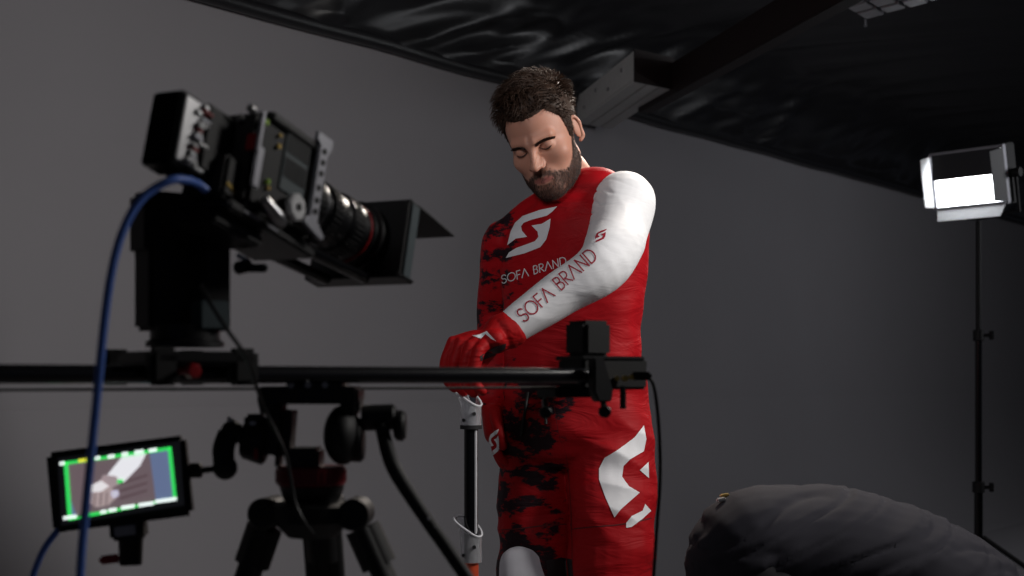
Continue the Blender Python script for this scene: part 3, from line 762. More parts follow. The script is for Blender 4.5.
# ---------------------------------------------------------------- slider
E0 = Vector((-.563, 1.564, 1.0065)); E1 = Vector((.106, 2.066, 1.0065)); RD = (E1-E0).normalized(); RN = Vector((RD.y, -RD.x, 0))   # RN points to the viewer side
RM = Matrix((RD, -RN, Vector((0, 0, 1)))).transposed()
def rail_pt(px): # point on the rail axis seen at column px
    v = (px-512)/F; s = (v*E0.y-E0.x)/(RD.x-v*RD.y); return E0+RD*s
def slider():
    st = E0-RD*.35
    t = thing('camera_slider', 'long black twin-rail camera slider crossing in front of the rider', 'slider', rail_pt(310)-ZU*.02)
    for s in (.5, -1.5):
        b = MB(); b.cyl(st+RN*.045*s, E1-RD*.005+RN*.045*s, .0108, n=24); b.build('rail', mat('carbon_rail', (.014, .014, .017), .22), t)
    b = MB(); b.cyl(st-ZU*.0175+RN*-.02, E1-RD*.05-ZU*.0175+RN*-.02, .0018, n=8); b.build('belt', RUBBER, t, 'thin belt under the rails')
    b = MB(); b.box(st-RN*.02, (.03, .13, .05), RM, .004); b.build('end_plate', BLACK, t)
    # motor end
    D = 2.06; w = lambda x, y, dy=0: W(x, y, D+dy)
    b = MB(); c = w(588, 339, .03); b.box(c, (.052, .05, .053), RM, .006); o = b.build('motor_box', BLACKM, t, 'square black motor box')
    b = MB(); c = w(603, 374, .03); b.box(c, (.125, .06, .046), RM, .004); b.build('end_housing', BLACKM, t)
    b = MB(); c = w(600, 358.5, .03); b.box(c, (.12, .066, .006), RM, .002); b.build('top_lip', BLACK, t)
    b = MB(); b.prism([(-.012, .028), (.006, .028), (.024, -.018), (.02, -.034), (-.004, -.034), (-.012, -.02)], w(594, 378, -.035), RD*1.0, ZU, .016, .002); b.build('end_bracket', BLACK, t)
    b = MB(); c = w(566, 392, .02); b.box(c, (.075, .05, .016), RM, .003); b.build('foot_plate', BLACK, t)
    for (x, y) in ((545, 412), (603, 411)):
        c = w(x, y, -.02); b = MB(); b.cyl(c-Vector((0, .03, 0)), c-Vector((0, .046, 0)), .009, n=18, bev=.002); b.cyl(c-Vector((0, .034, -.002)), c+ZU*.016+Vector((0, .01, 0)), .0045, n=10); b.build('foot_knob', BLACK, t)
    for k, (x, y, r) in enumerate(((617, 378.5, .0035), (625, 378.5, .0045), (632, 377, .004))):
        c = w(x, y, -.012); b = MB(); b.cyl(c+Vector((0, .02, 0)), c-Vector((0, .008, 0)), r, n=12); b.build('connector', BRASS, t, 'brass connector')
    b = MB(); b.box(w(641, 376, -.012), (.03, .016, .012), None, .003); b.cyl(w(623, 386, -.02), w(623, 409, -.02), .0045, n=10); b.build('cable_plug', RUBBER, t)
    c = tag(MB().tube([w(640, 376, -.014), w(650, 379, -.016), w(655, 392, -.015), w(659, 430, 0), w(660, 480, .02), w(656, 540, .04), Vector((.205, 2.15, .55)), Vector((.2, 2.2, .2)), Vector((.22, 2.25, .006)), Vector((.5, 2.3, .006))], .0027, 8).build('power_cable', mat('black_cable', (.006, .006, .007), .45)), 'thin black cable hanging from the slider motor end', 'cable')
slider()

def motion_head():
    c = rail_pt(186); Y = c.y
    t = thing('motion_head', 'black motorised pan head on a slider carriage with a red knob', 'camera head', c+ZU*.012)
    w = lambda x, y, dy=0: W(x, y, Y+dy)
    b = MB(); b.box(c+ZU*.019, (.125, .12, .016), RM, .004); b.build('carriage_plate', BLACK, t)
    for s in (-1, 1):
        for q in (-1, 1):
            p = c+RD*(.05*s)+RN*(.048 if q > 0 else -.094)
            b = MB(); b.box(p+ZU*.009, (.036, .024, .044), RM, .006); b.build('wheel_block', BLACKM, t)
    p = w(190, 371, -.085); b = MB(); b.cyl(p+RN*.0, p+RN*.014, .0085, n=18, bev=.002); b.cyl(p, p-RN*.03, .004, n=10); b.build('red_knob', REDP, t, 'red locking knob')
    b = MB(); b.lathe([(0, 0), (.046, 0), (.046, .006), (.041, .009), (.041, .026), (0, .026)], w(185, 347), ZU, 32); b.build('turntable', BLACK, t)
    zb, zt = w(0, 331).z, w(0, 197).z
    b = MB(); b.box(Vector((w(166, 0).x, Y+.005, (zb+zt)/2)), (.064, .05, zt-zb), RM, .005); o = b.build('upright_housing', BLACKM, t)
    b = MB(); b.box(Vector((w(163, 0).x, Y+.005, zt-.033)), (.068, .054, .075), RM, .006); b.build('housing_cap', BLACKM, t)
    z1 = w(0, 236).z
    b = MB(); b.box(Vector((w(213, 0).x, Y-.005, (zb+z1)/2)), (.036, .03, z1-zb), RM, .004); o = b.build('side_housing', BLACKM, t)
    b = MB(); b.box(Vector((w(212, 0).x, Y-.012, zb+.018)), (.037, .03, .034), RM, .002); b.build('grey_label_plate', GREYPANEL, o, 'grey faced lower block')
    b = MB(); b.box(w(210, 238, 0), (.085, .05, .02), RM, .004); b.build('camera_plate', BLACK, t)
    p = w(238, 268, -.01); b = MB(); b.cyl(p, p+Vector((.014, -.01, .002)), .008, n=16); b.box(p+Vector((.026, -.012, -.001)), (.022, .008, .01), None, .002); b.build('clamp_lever', BLACKM, t)
    p = w(243, 258, -.012); b = MB(); b.box(p, (.016, .006, .006), Matrix.Rotation(R_(25), 3, 'Y'), .001); b.build('lever_tip', STEEL, t)
motion_head()

# ---------------------------------------------------------------- cinema camera
def cinema_camera():
    a, p = R_(26.6), R_(15)
    Fv = Vector((math.sin(a)*math.cos(p), math.cos(a)*math.cos(p), -math.sin(p))); Rv = Vector((math.cos(a), -math.sin(a), 0)); Uv = Rv.cross(Fv)
    M = Matrix((Rv, Fv, Uv)).transposed(); O = W(366, 246, 1.9)
    t = thing('cinema_camera', 'black cinema camera in a grey cage tilted down on the slider', 'camera', O, M)
    # lens: barrel along local y
    Y = Vector((0, 1, 0))
    b = MB(); b.lathe([(0, -.19), (.034, -.19), (.034, -.176), (.037, -.172), (.037, -.15), (.035, -.148), (.035, -.135), (.0385, -.132), (.0385, -.118), (.0375, -.115), (.0375, -.095), (.041, -.09), (.041, -.062), (.0395, -.06), (.0395, -.05), (.043, -.046), (.043, -.022), (0, -.022)], (0, 0, 0), Y, 48)
    ln = b.build('lens', mat('lens_black', (.006, .006, .007), .34), t, 'ribbed black lens barrel', 25)
    for y0, n in ((-.078, 40), (-.125, 36), (-.161, 36)):
        r = {-.078: .041, -.125: .0385, -.161: .037}[y0]; b = MB()
        for k in range(n):
            an = 2*math.pi*k/n; b.box((r*math.cos(an), y0, r*math.sin(an)), (.0022, .018, .0022), Matrix.Rotation(-an, 3, 'Y'), 0)
        o = b.build('grip_ribs', RUBBER, ln); o['kind'] = 'stuff'
    b = MB(); b.lathe([(.0395, -.0535), (.0415, -.053), (.0415, -.0505), (.0395, -.05)], (0, 0, 0), Y, 48); b.build('red_ring', REDP, ln, 'thin red ring')
    b = MB(); b.lathe([(.036, -.1485), (.0372, -.148), (.0372, -.1465), (.036, -.146)], (0, 0, 0), Y, 48); b.build('steel_ring', STEEL, ln)
    # matte box
    b = MB(); hw, hz = .073, .052
    b.box((0, -.004, -hz+.002), (2*hw+.006, .03, .006), None, .002); b.box((0, -.004, hz), (2*hw, .026, .004), None, .001)
    for s in (-1, 1): b.box((s*(hw-.002), -.006, 0), (.004, .022, 2*hz), None, .001)
    b.build('matte_box', BLACK, t)
    b = MB(); n = 40; vs = []; fs = []
    for yy in (-.02, -.016):
        for k in range(n):
            an = 2*math.pi*k/n; vs.append((.042*math.cos(an), yy, .042*math.sin(an)))
            c, s = math.cos(an), math.sin(an); m = min((hw-.002)/max(abs(c), 1e-5), (hz)/max(abs(s), 1e-5)); vs.append((c*m, yy, s*m))
    for k in range(n):
        i, j = 2*k, 2*((k+1) % n); fs += [(i, j, j+1, i+1), (2*n+i, 2*n+i+1, 2*n+j+1, 2*n+j), (i+1, j+1, 2*n+j+1, 2*n+i+1), (i, 2*n+i, 2*n+j, j)]
    b.raw(vs, fs); b.build('back_plate', BLACKM, t)
    b = MB(); b.box((.0, -.02, -.05), (.148, .012, .008), None, .002); b.build('tray_lip', BLACK, t)
    b = MB(); b.box((hw, -.006, 0), (.003, .018, 2*hz-.004), None, .0005); b.build('filter_edge', GREYPANEL, t)
    b = MB(); b.box((.0, .053, .051), (.146, .1, .002), Matrix.Rotation(R_(-3), 3, 'X'), 0); b.build('top_flag', BLACKM, t, 'thin black top flag')
    b = MB(); b.cyl((-.055, -.005, .056), (.065, -.005, .056), .0045, n=12); b.box((-.045, -.012, .058), (.02, .02, .01)); b.build('flag_hinge', BLACK, t)
    b = MB(); b.cyl((.032, -.026, -.002), (.032, -.05, -.002), .007, n=14); b.build('clamp_screw', SILVER, t, 'silver clamp screw'); 
    b = MB(); b.lathe([(.042, -.038), (.049, -.038), (.049, -.02), (.042, -.02)], (0, 0, 0), Y, 40); b.build('clamp_ring', BLACK, t)
    # body
    b = MB(); b.box((0, -.255, -.01), (.1, .13, .112), None, .006); bd = b.build('camera_body', BLACKM, t)
    b = MB(); b.box((0, -.186, -.006), (.085, .02, .085), None, .006); b.cyl((0, -.2, 0), (0, -.172, 0), .037, n=32); b.build('lens_mount', BLACK, t)
    b = MB(); b.box((.0505, -.245, .006), (.004, .05, .07), None, .001); b.build('side_panel', GREYPANEL, bd, 'grey perforated side panel')
    for i in range(9):
        for j in range(2):
            b = MB(); b.box((.053, -.265+.005*i, .03-.03*j), (.0012, .0025, .024), None, 0); b.build('vent_slot', BLACK, bd)
    for (y, z, m, r) in ((-.312, .034, GREENP, .0035), (-.283, .017, BRASS, .0028), (-.292, -.03, GREENP, .003), (-.29, -.037, BRASS, .0025), (-.284, .03, BRASS, .002)):
        b = MB(); b.cyl((.05, y, z), (.0545, y, z), r, n=12); b.build('button', m, bd)
    b = MB(); b.box((.0505, -.312, -.02), (.004, .014, .05), None, .002); b.box((.0515, -.318, .02), (.005, .006, .05), None, .001); b.build('grey_rail', GREYM, bd, 'light grey side rail')
    b = MB(); b.box((.044, -.322, .006), (.012, .004, .02), None, .001); b.build('record_button', REDP, bd, 'dark red button')
    for (x, z) in ((.024, .036), (-.014, .048), (.037, .047)):
        b = MB(); b.cyl((x, -.318, z), (x, -.326, z), .0045, n=14); b.build('port', SILVER, bd)
    # cage front plate with holes, right side
    cg = MB(); L_, H_ = .026, .112; x0 = .056
    frame_ = [(-.013, -.056), (.018, -.064), (.03, -.064), (.03, -.058), (.013, -.046), (.013, .036), (.02, .048), (.02, .06), (-.012, .06), (-.012, .05), (-.004, .044), (-.004, -.044), (-.013, -.05)]
    cg.prism(frame_, (x0, -.212, .002), (0, 1, 0), (0, 0, 1), .006, .001); cage = cg.build('cage_plate', GREYM, t, 'grey cage plate with round holes')
    for k, z in enumerate((.036, .022, .008, -.01, -.026, -.04)):
        b = MB(); b.cyl((x0+.0055, -.2075, z+.006), (x0+.0075, -.2075, z+.006), .0037, n=14); b.build('cage_hole', BLACK, cage)
    b = MB(); b.box((0, -.205, .047), (.11, .03, .01), None, .002); b.box((0, -.3, .046), (.11, .012, .01), None, .002); b.box((.052, -.25, .046), (.01, .11, .01), None, .002); b.build('cage_top', BLACK, t)
    b = MB(); b.lathe([(0, 0), (.014, 0), (.017, .002), (.017, .007), (.014, .009), (0, .009)], (.056, -.244, -.043), (1, 0, 0), 8); kn = b.build('rosette', mat('pale_alloy', (.75, .75, .76), .4, .2), t, 'silver rosette on the side', 20)
    b = MB(); b.cyl((.0645, -.244, -.043), (.0665, -.244, -.043), .0045, n=14); b.build('rosette_bolt', BLACK, kn)
    b = MB(); b.tube([(.058, -.3, -.055), (.06, -.275, -.066), (.06, -.262, -.07)], [.006, .009, .006], 10); b.build('grey_lever', SILVER, t, 'light grey lever')
    b = MB(); b.box((0, -.255, -.074), (.09, .17, .012), None, .003); b.box((.0, -.3, -.088), (.06, .09, .016), None, .003); b.build('base_plate', BLACK, t)
    b = MB(); b.box((.0455, -.3, -.074), (.002, .03, .004), None, .0005); b.box((.0455, -.26, -.074), (.002, .02, .003), None, .0005); b.build('scale_mark', GREYM, t)
    for s in (-1, 1):
        b = MB(); b.cyl((s*.03, -.26, -.073), (s*.03, -.035, -.058), .0075, n=16); b.build('support_rod', BLACKG, t)
    # battery at the rear
    b = MB(); b.box((-.012, -.345, -.004), (.06, .05, .08), None, .004); b.box((.01, -.33, -.04), (.05, .03, .05), None, .004); b.build('battery_plate', BLACKM, t)
    b = MB(); b.box((-.010, -.392, -.009), (.044, .034, .086), None, .003); bt = b.build('battery', BLACKG, t, 'glossy black battery block')
    b = MB(); b.box((.0128, -.390, -.008), (.003, .028, .074), None, .001); b.build('connector_plate', SILVER, bt, 'silver connector side plate')
    rg = random.Random(5)
    for k in range(16):
        z = -.046+.0048*k+rg.uniform(-.001, .001); y = -.384+rg.uniform(0, .016)
        b = MB(); b.box((.0155, y, z), (.006+rg.random()*.005, .008+.010*rg.random(), .003+.002*rg.random()), None, .001); b.build('connector_block', (SILVER, SILVER, GREYM, SILVER, REDP)[k % 5], bt)
    b = MB(); b.cyl((.03, -.322, -.055), (.03, -.34, -.05), .006, n=14); b.build('cable_socket', BRASS, t)
    return M, O
CM, CO = cinema_camera()

# ---------------------------------------------------------------- tripod with fluid head
def tripod():
    c = rail_pt(312); Y = c.y
    w = lambda x, y, dy=0: W(x, y, Y+dy)
    t = thing('tripod', 'black video tripod with fluid head and red levelling ring under the slider', 'tripod', (c.x, Y, 0))
    b = MB(); b.box(w(312, 395), (.125, .08, .022), None, .004); b.box(w(318, 388), (.075, .07, .012), None, .003); b.build('top_plate', BLACK, t)
    for k in range(3):
        b = MB(); b.cyl(w(291+17*k, 385, -.036), w(291+17*k, 385, -.039), .004, n=10); b.build('plate_pin', STEEL, t)
    b = MB(); b.box(w(272, 404), (.026, .06, .03), Matrix.Rotation(R_(-14), 3, 'Y'), .006); b.box(w(281, 432), (.032, .07, .085), Matrix.Rotation(R_(4), 3, 'Y'), .014); b.build('left_cheek', BLACKM, t)
    b = MB(); b.ell(w(343, 435), (.0245, .045, .038)); b.box(w(352, 404), (.024, .06, .026), None, .005); b.cyl(w(350, 440, -.0), w(364, 440), .028, n=28, bev=.004); b.build('right_cheek', BLACKM, t)
    b = MB(); b.box(w(306, 459), (.04, .06, .03), None, .004); b.build('bridge', BLACK, t)
    p0, p1 = w(311, 485), w(311, 466)
    b = MB(); b.cyl(p0, p1, .0435, n=40, bev=.002); b.build('levelling_ring', mat('dark_red_ring', (.22, .012, .018), .4), t, 'red levelling ring')
    b = MB()
    for k in range(36):
        an = 2*math.pi*k/36; b.box((p0+p1)/2+Vector((.0438*math.cos(an), .0438*math.sin(an), 0)), (.002, .003, .015), Matrix.Rotation(an, 3, 'Z'), 0)
    o = b.build('ring_ridges', MATS['dark_red_ring'], t); o['kind'] = 'stuff'
    b = MB(); b.lathe([(0, 0), (.028, 0), (.036, .01), (.041, .026), (0, .026)], w(312, 507), ZU, 36); b.build('half_bowl', BLACK, t)
    sp = w(312, 513); b = MB(); b.lathe([(0, -.03), (.03, -.03), (.05, -.01), (.052, .01), (.046, .014), (0, .014)], sp, ZU, 36); b.build('spider', BLACKM, t)
    feet = [Vector((-.34, .06, 0)), Vector((.02, .36, 0)), Vector((.42, -.02, 0))]
    for k, fp in enumerate(feet):
        d = fp.normalized(); top = sp+d*.056; side = Vector((-d.y, d.x, 0))
        b = MB(); b.cyl(top-side*.03, top+side*.03, .02, n=24, bev=.003); o = b.build('leg_hinge', BLACKM, t)
        foot = Vector((c.x, Y, .02))+fp
        top2 = top+(foot-top).normalized()*.02; mid = top2.lerp(foot, .5); lo = top2.lerp(foot, .42)
        b = MB()
        for s in (-1, 1): b.tube([top2+side*.014*s, mid+side*.014*s], .0125, 10, False)
        b.tube([top2, top2+(foot-top2)*.3], .014, 12, False); b.tube([top2, top2+(foot-top2)*.06], .023, 12, False); lg = b.build('leg', BLACKM, t)
        b = MB(); b.tube([lo, foot], .011, 10, False); b.box(mid, (.05, .03, .03)); b.build('lower_leg', BLACKG, lg)
        b = MB(); b.ell(foot, (.02, .02, .02)); b.build('rubber_foot', RUBBER, lg)
        if k == 2:
            b = MB(); b.tube([top2+Vector((.014, -.016, -.02)), top2.lerp(foot, .16)+Vector((.012, -.016, 0))], .004, 8, False); b.build('steel_strip', STEEL, lg)
    # pan handle
    b = MB(); b.cyl(w(362, 418), w(396, 417), .0165, n=24, bev=.003); b.build('handle_clamp', BLACKM, t)
    b = MB(); b.cyl(w(394, 425.5, -.0), w(406, 425.5), .0195, n=24, bev=.004); b.build('handle_knob', BLACKM, t)
    b = MB(); b.tube([w(381, 424, -.012), w(388, 452, -.016), w(397, 474, -.02), w(424, 516, -.03), w(450, 553, -.04), w(478, 596, -.05), w(500, 640, -.06)], [.0085, .0095, .0095, .0085, .0085, .0085, .009], 14); b.build('pan_handle', BLACKM, t)
    for (x, y) in ((428, 519), (434, 528), (441, 537)):
        b = MB(); b.ell(w(x, y, -.04), (.0016, .0014, .0024)); b.build('paint_chip', GREYM, t)
    # left tilt drum and rosette
    b = MB(); b.cyl(w(268, 442), w(243, 438), .03, .026, n=28, bev=.004); b.build('tilt_drum', BLACKM, t)
    b = MB(); b.box(w(256, 421), (.026, .03, .018), None, .004); b.build('lock_lever', BLACKM, t)
    b = MB(); b.box(w(253, 425, -.018), (.008, .003, .009), None, .001); b.build('lever_glint', SILVER, t)  # small pale block painted in for the white glint by the lever
    b = MB(); b.box(w(256, 454, -.032), (.005, .004, .014), None, .001); b.build('red_marker', REDP, t, 'small red marker')
    return w
tw = tripod()

# ---------------------------------------------------------------- monitor on an arm
def monitor():
    Y = 1.76; c = W(120.5, 483, Y); rl = R_(7.3)
    M = Matrix.Rotation(-rl, 3, 'Y') @ Matrix.Rotation(R_(-6), 3, 'X')
    t = thing('field_monitor', 'small lit monitor on a jointed arm left of the tripod', 'monitor', c, M)
    # local: x right, z up, -y to the viewer
    b = MB(); b.box((-.0025, .008, -.0005), (.174, .022, .1), None, .006); bz = b.build('bezel', BLACKM, t)
    k = Y/F*.99
    ci, si = math.cos(rl), math.sin(rl)
    def L(x, y):      # pixel on the picture to the local plane
        dx, dy = (x-120.5)*k, (483-y)*k; return (dx*ci+dy*si, dy*ci-dx*si)
    sc = {}
    def em(n, col, e): return mat('screen_'+n, col, .4, emit=e)
    def flat(name, poly, m, lev, parent, lab=None):
        vs = [(*[p[0], -.0035-.0003*lev, p[1]],) for p in poly]
        T = tessellate_polygon([[Vector((p[0], p[1], 0)) for p in poly]])
        me = bpy.data.meshes.new(name); me.from_pydata(vs, [], [tuple(q) for q in T]); me.update()
        bm = bmesh.new(); bm.from_mesh(me)
        for f in bm.faces:
            if f.normal.y > 0: f.normal_flip()
        bm.to_mesh(me); bm.free(); return link_mesh(name, me, m, parent, lab)
    q = lambda x, y: L(20+x/3.273, 400+y/3.273)
    scr = flat('screen', [q(120, 190), (q(525, 133)), q(545, 345), q(140, 412)], em('black', (.004, .004, .005), 1), 0, t, 'lit screen showing a hand and white sleeve')
    flat('picture', [q(150, 210), q(495, 160), q(516, 318), q(166, 384)], em('mauve', (.17, .125, .14), .8), 1, scr)
    flat('picture_patch', [q(425, 172), q(492, 162), q(514, 318), q(450, 328), q(440, 260)], em('blue', (.13, .17, .30), .9), 2, scr, 'blue-grey wall in the picture')
    flat('picture_patch', [q(152, 212), q(170, 330), q(190, 378), q(166, 383)], MATS['screen_blue'], 2, scr)
    flat('picture_patch', [q(335, 186), q(415, 174), q(395, 215), q(345, 268), q(275, 262)], em('white', (.78, .78, .82), 1), 3, scr, 'white sleeve in the picture')
    flat('picture_patch', [q(275, 245), q(320, 250), q(330, 275), q(300, 290), q(262, 270)], em('cuff', (.42, .33, .35), .8), 4, scr)
    flat('picture_patch', [q(225, 285), q(270, 262), q(305, 285), q(320, 320), q(295, 345), q(255, 352), q(230, 335)], em('glove', (.45, .36, .36), .8), 4, scr, 'hand in the picture')
    flat('picture_patch', [q(227, 285), q(268, 264), q(295, 282), q(270, 300), q(240, 303)], em('glove2', (.75, .72, .74), 1), 5, scr)
    for x in (248, 268, 287): flat('picture_patch', [q(x, 303), q(x+5, 302), q(x+3, 345), q(x-2, 346)], em('crease', (.22, .15, .16), .8), 6, scr)
    for y in (255, 280, 305): flat('picture_patch', [q(330, y+15), q(420, y-12), q(422, y-6), q(332, y+22)], em('fold', (.11, .07, .08), .8), 2.5, scr)
    gr = em('green', (.03, .62, .10), 1.1)
    for a, b_, c_, d in (((143, 203), (157, 201), (176, 388), (163, 390)), ((143, 203), (497, 152), (497, 163), (143, 213)), ((486, 155), (498, 153), (520, 322), (509, 324)), ((165, 388), (518, 318), (517, 326), (166, 396))):
        flat('frame_guide', [q(*a), q(*b_), q(*c_), q(*d)], gr, 7, scr, 'bright green frame line')
    for (x, y, w_, cl) in ((138, 207, 16, 0), (205, 197, 26, 1), (255, 189, 16, 0), (300, 184, 22, 0), (345, 176, 20, 0), (392, 169, 30, 0), (437, 163, 26, 0), (170, 384, 44, 0), (245, 374, 44, 2), (310, 360, 26, 0), (360, 350, 44, 0), (420, 341, 50, 0), (485, 328, 70, 0), (332, 266, 18, 2), (280, 366, 20, 0)):
        m = (em('mark', (.85, .95, .92), 1.2), em('yellow', (.75, .75, .05), 1.1), gr)[cl]
        flat('status_mark', [q(x-w_/2, y-5+w_*.07), q(x+w_/2, y-5-w_*.07), q(x+w_/2, y+6-w_*.07), q(x-w_/2, y+6+w_*.07)], m, 8, scr)
    flat('status_mark', [q(303, 300), q(325, 294), q(330, 312), q(315, 322), q(305, 315)], em('pale', (.55, .53, .66), 1), 8, scr)
    # mount below and arm, local coordinates
    lz = lambda x, y, dy=0: Vector((L(x, y)[0], dy, L(x, y)[1]))
    b = MB(); b.box((.004, .01, -.0515), (.03, .02, .01), None, .002); b.build('shoe', BLACK, t)
    b = MB(); b.box(lz(128, 529, .01), (.042, .03, .026), None, .004); b.build('clamp_body', BLACKM, t)
    b = MB(); b.box(lz(128, 531, -.006), (.026, .004, .012), None, .001); b.build('clamp_face', GREYM, t)
    b = MB(); b.cyl(lz(130, 532, .01), lz(131, 566, .01), .0155, .014, n=20, bev=.002); b.build('ball_joint', BLACKM, t)
    b = MB(); b.box(lz(111, 559.5, .004), (.026, .01, .011), None, .003); b.build('red_lever', REDP, t, 'red lever on the clamp')
    b = MB(); b.cyl(lz(188, 470, .01), lz(201, 470, .01), .0095, n=18, bev=.002); b.cyl(lz(200, 470, .01), lz(216, 468, .01), .004, n=12); b.build('arm_stud', BLACKM, t)
    b = MB(); b.ell(lz(224, 467, .012), (.0155, .0155, .0155)); b.tube([lz(223, 467, .012), lz(222, 448, .012), lz(226, 432, .016)], [.0135, .014, .0135], 14); b.ell(lz(229, 430, .02), (.0145, .0145, .0145)); b.cyl(lz(226, 432, .018), lz(247, 436, .02), .01, n=16); b.build('jointed_arm', BLACKM, t)
    b = MB(); b.cyl(lz(227, 420, .015), lz(229, 416, .015), .005, n=12); b.build('arm_bolt', SILVER, t)
monitor()

# ---------------------------------------------------------------- cables
tag(MB().tube([W(206, 190, 1.56), W(198, 184, 1.55), W(187, 180, 1.53), W(172, 180, 1.51), W(152, 190, 1.50), W(135, 207, 1.49), W(121, 236, 1.48), W(111, 275, 1.47), W(104, 325, 1.465), W(98, 385, 1.46), W(92, 445, 1.46), W(86, 505, 1.46), W(81, 560, 1.46), W(78, 640, 1.46), Vector((-.46, 1.46, .3)), Vector((-.5, 1.5, .05)), Vector((-.58, 1.56, .006)), Vector((-.9, 1.6, .006))], .0046, 12, True, 6).build('video_cable', BLUEC), 'thick blue cable looping down from the back of the cinema camera', 'cable')
tag(MB().tube([W(60, 528, 1.77), W(54, 535, 1.77), W(46, 546, 1.77), W(38, 562, 1.77), W(30, 590, 1.77), W(24, 660, 1.77), Vector((-.66, 1.77, .3)), Vector((-.72, 1.78, .05)), Vector((-.82, 1.8, .006)), Vector((-1.1, 1.85, .006))], .0042, 12).build('monitor_cable', BLUEC), 'short blue cable leaving the lower corner of the monitor', 'cable')
tag(MB().tube([W(201, 285, 1.60), W(212, 306, 1.585), W(229, 332, 1.58), W(246, 357, 1.6), W(257, 388, 1.66), W(266, 412, 1.7), W(284, 450, 1.715), W(291, 480, 1.72), W(295, 502, 1.72), W(303, 520, 1.72), W(313, 534, 1.73)], .0025, 8).build('control_cable', mat('black_cable', (.006, .006, .007), .45)), 'thin black cable from the pan head draped over the tripod head', 'cable')

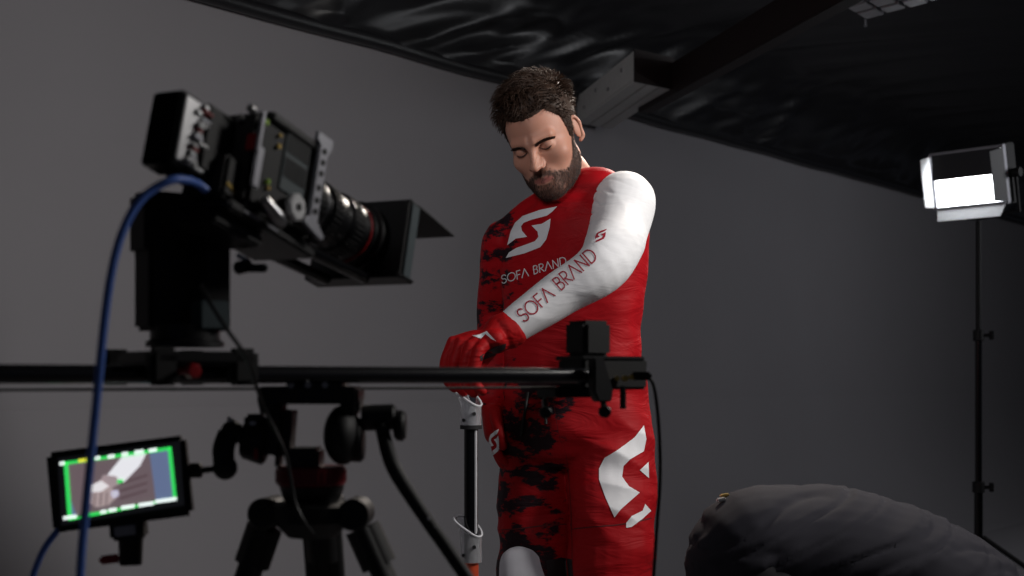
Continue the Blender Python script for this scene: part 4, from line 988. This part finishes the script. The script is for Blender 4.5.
# ---------------------------------------------------------------- crew member bending over at the right
def crew():
    Y = 2.8; w = lambda x, y, dy=0: W(x, y, Y+dy)
    base = Vector((w(735, 0).x, Y, 0))
    hip = w(752, 566); sh = w(985, 640); mid = w(860, 560)
    HDp = sh+Vector((.20, -.02, -.06))
    feet = [Vector((base.x+.02, Y+.14, 0)), Vector((base.x+.06, Y-.16, 0))]
    def trunk(g, hem=False):
        P = [w(738, 590), w(752, 556), w(795, 553), w(850, 558), w(910, 582), w(965, 613), w(1010, 653)]
        Rr = [(.13+g, .09+g), (.17+g, .113+g), (.175+g, .12+g), (.19+g, .127+g), (.205+g, .13+g), (.205+g, .122+g), (.15+g, .1+g)]
        if hem: P = [w(736, 640), w(743, 602)]+P[1:]; Rr = [(.14, .11), (.165, .115)]+Rr[1:]
        return limb(P, Rr, 30, ref=(0, 1, 0))
    arms = []
    for s in (-1, 1):
        S_ = sh+Vector((.0, .19*s, -.02)); E_ = S_+Vector((.08, .05*s, -.26)); H_ = E_+Vector((.06, -.02*s, -.2)); H_.z = max(H_.z, .06)
        arms.append((S_, E_, H_))
    parts = [trunk(-.012), limb([sh+Vector((-.02, 0, .0)), sh+Vector((.1, 0, -.03)), HDp], [.075, .058, .06], 18), limb([HDp, HDp+Vector((.09, 0, -.05))], [(.078, .078), (.07, .075)], 18)]
    for (S_, E_, H_) in arms:
        parts += [limb([S_, E_, H_], [.05, .042, .028], 16), limb([H_, H_+Vector((.03, 0, -.03))], [(.022, .04), (.016, .04)], 14)]
        for k in range(4): p = H_+Vector((.03, -.03+.02*k, -.03)); parts.append(limb([p, p+Vector((.03, 0, -.012)), p+Vector((.05, 0, -.028))], [.009, .008, .007], 8, 3))
        p = H_+Vector((.01, -.04, -.015)); parts.append(limb([p, p+Vector((.03, -.02, -.02))], [.01, .008], 8, 3))
    legs = []
    for s, f in zip((1, -1), feet):
        hj = hip+Vector((-.02, .09*s, -.04)); kn = Vector((base.x+.2, Y+.13*s, .42)); an = f+Vector((0, 0, .09)); legs.append((hj, kn, an))
        parts += [limb([hj, (hj+kn)/2, kn, (kn+an)/2, an], [.08, .075, .055, .05, .036], 18), limb([an, an+Vector((.0, 0, -.05)), an+Vector((.15, 0, -.06))], [.04, .036, .032], 14)]
    me = union(parts, .01, 4)
    for v in me.vertices: v.co.z = max(v.co.z, .004)
    body = put('person', me, None, None); body.data.materials.clear(); body.data.materials.append(MATS['skin'])
    me.transform(Matrix.Translation(-base)); body.location = base; OFF[body] = base
    tag(body, 'person in a dark charcoal T-shirt bending over, seen from the back', 'person')
    shp = [trunk(.008, True)]
    for (S_, E_, H_) in arms: shp.append(limb([S_+Vector((-.06, 0, .01)), S_, S_.lerp(E_, .7)], [.09, .078, .062], 18))
    ts = union(shp, .008, 6)
    def wr(p, n):
        q = Vector((p.x*2.2, p.y*2.5, p.z*9-p.x*4.5)); a = noise.noise(q); b = noise.noise(Vector((p.x*4-p.z*2, p.y*4, p.z*19-p.x*9))+Vector((4, 1, 7)))
        return (1-abs(a)*2.4)*.007+(1-abs(b)*2.2)*.004-max(0, 1-abs(b)*6)*.007-max(0, 1-abs(noise.noise(q*1.6+Vector((2, 8, 3))))*9)*.006
    displace(ts, wr)
    put('t_shirt', ts, mat('charcoal_cotton', (.026, .025, .034), .85, bump=(500, .2, .001), spec=.25), body, 'dark charcoal T-shirt')
    tr = []
    for hj, kn, an in legs: tr.append(limb([hj+Vector((.02, 0, .03)), (hj+kn)/2, kn, (kn+an)/2, an+Vector((0, 0, .03))], [.098, .095, .078, .07, .06], 20))
    tr.append(limb([w(728, 600), w(740, 572), w(758, 556)], [(.14, .07), (.155, .085), (.155, .095)], 26, ref=(0, 1, 0)))
    put('trousers', union(tr, .009, 5), mat('black_denim', (.014, .014, .018), .8), body, 'black trousers')
    hr = union([limb([HDp+Vector((-.012, 0, .016)), HDp+Vector((.088, 0, -.028))], [(.079, .079), (.073, .076)], 22), limb([HDp+Vector((.10, 0, -.03)), HDp+Vector((.125, 0, -.045))], [.05, .045], 18)], .006, 3)
    displace(hr, lambda p, n: noise.noise(p*45)*.006)
    put('hair', hr, mat('dark_hair', (.02, .012, .009), .6), body, 'short dark hair')
    ear = []
    for s in (-1, 1):
        c = HDp+Vector((.045, s*.078, -.03)); v, f = limb([c+Vector((-.02, 0, .012)), c+Vector((0, s*.008, 0)), c+Vector((.022, 0, -.012))], [(.014, .005), (.017, .006), (.011, .005)], 12); ear.append((v, f))
    put('ear', union(ear[:1], .003, 2), MATS['skin'], body); put('ear', union(ear[1:], .003, 2), MATS['skin'], body)
    b = MB(); c = w(750, 557)
    ax = (w(770, 550)-w(735, 570)).normalized(); up = Vector((-ax.z, 0, ax.x))
    pts = [c+Vector((0, 1, 0))*(.162*math.cos(a))+up*(.108*math.sin(a)) for a in np.linspace(0, 2*math.pi, 41)]
    b.tube(pts, .007, 8, False); belt = b.build('belt', RUBBER, body)
    for k, an in ((0, 1.62), (1, 1.45)):
        p = c+Vector((0, 1, 0))*(.178*math.cos(an))+up*(.128*math.sin(an))+ax*.012*k; bb = MB(); bb.box(p+Vector((.004, -.01, .004)), (.018, .02, .006), Matrix.Rotation(R_(-10), 3, 'Y'), .002)
        bb.build('belt_stud', (SILVER, BRASS)[k], belt)
crew()
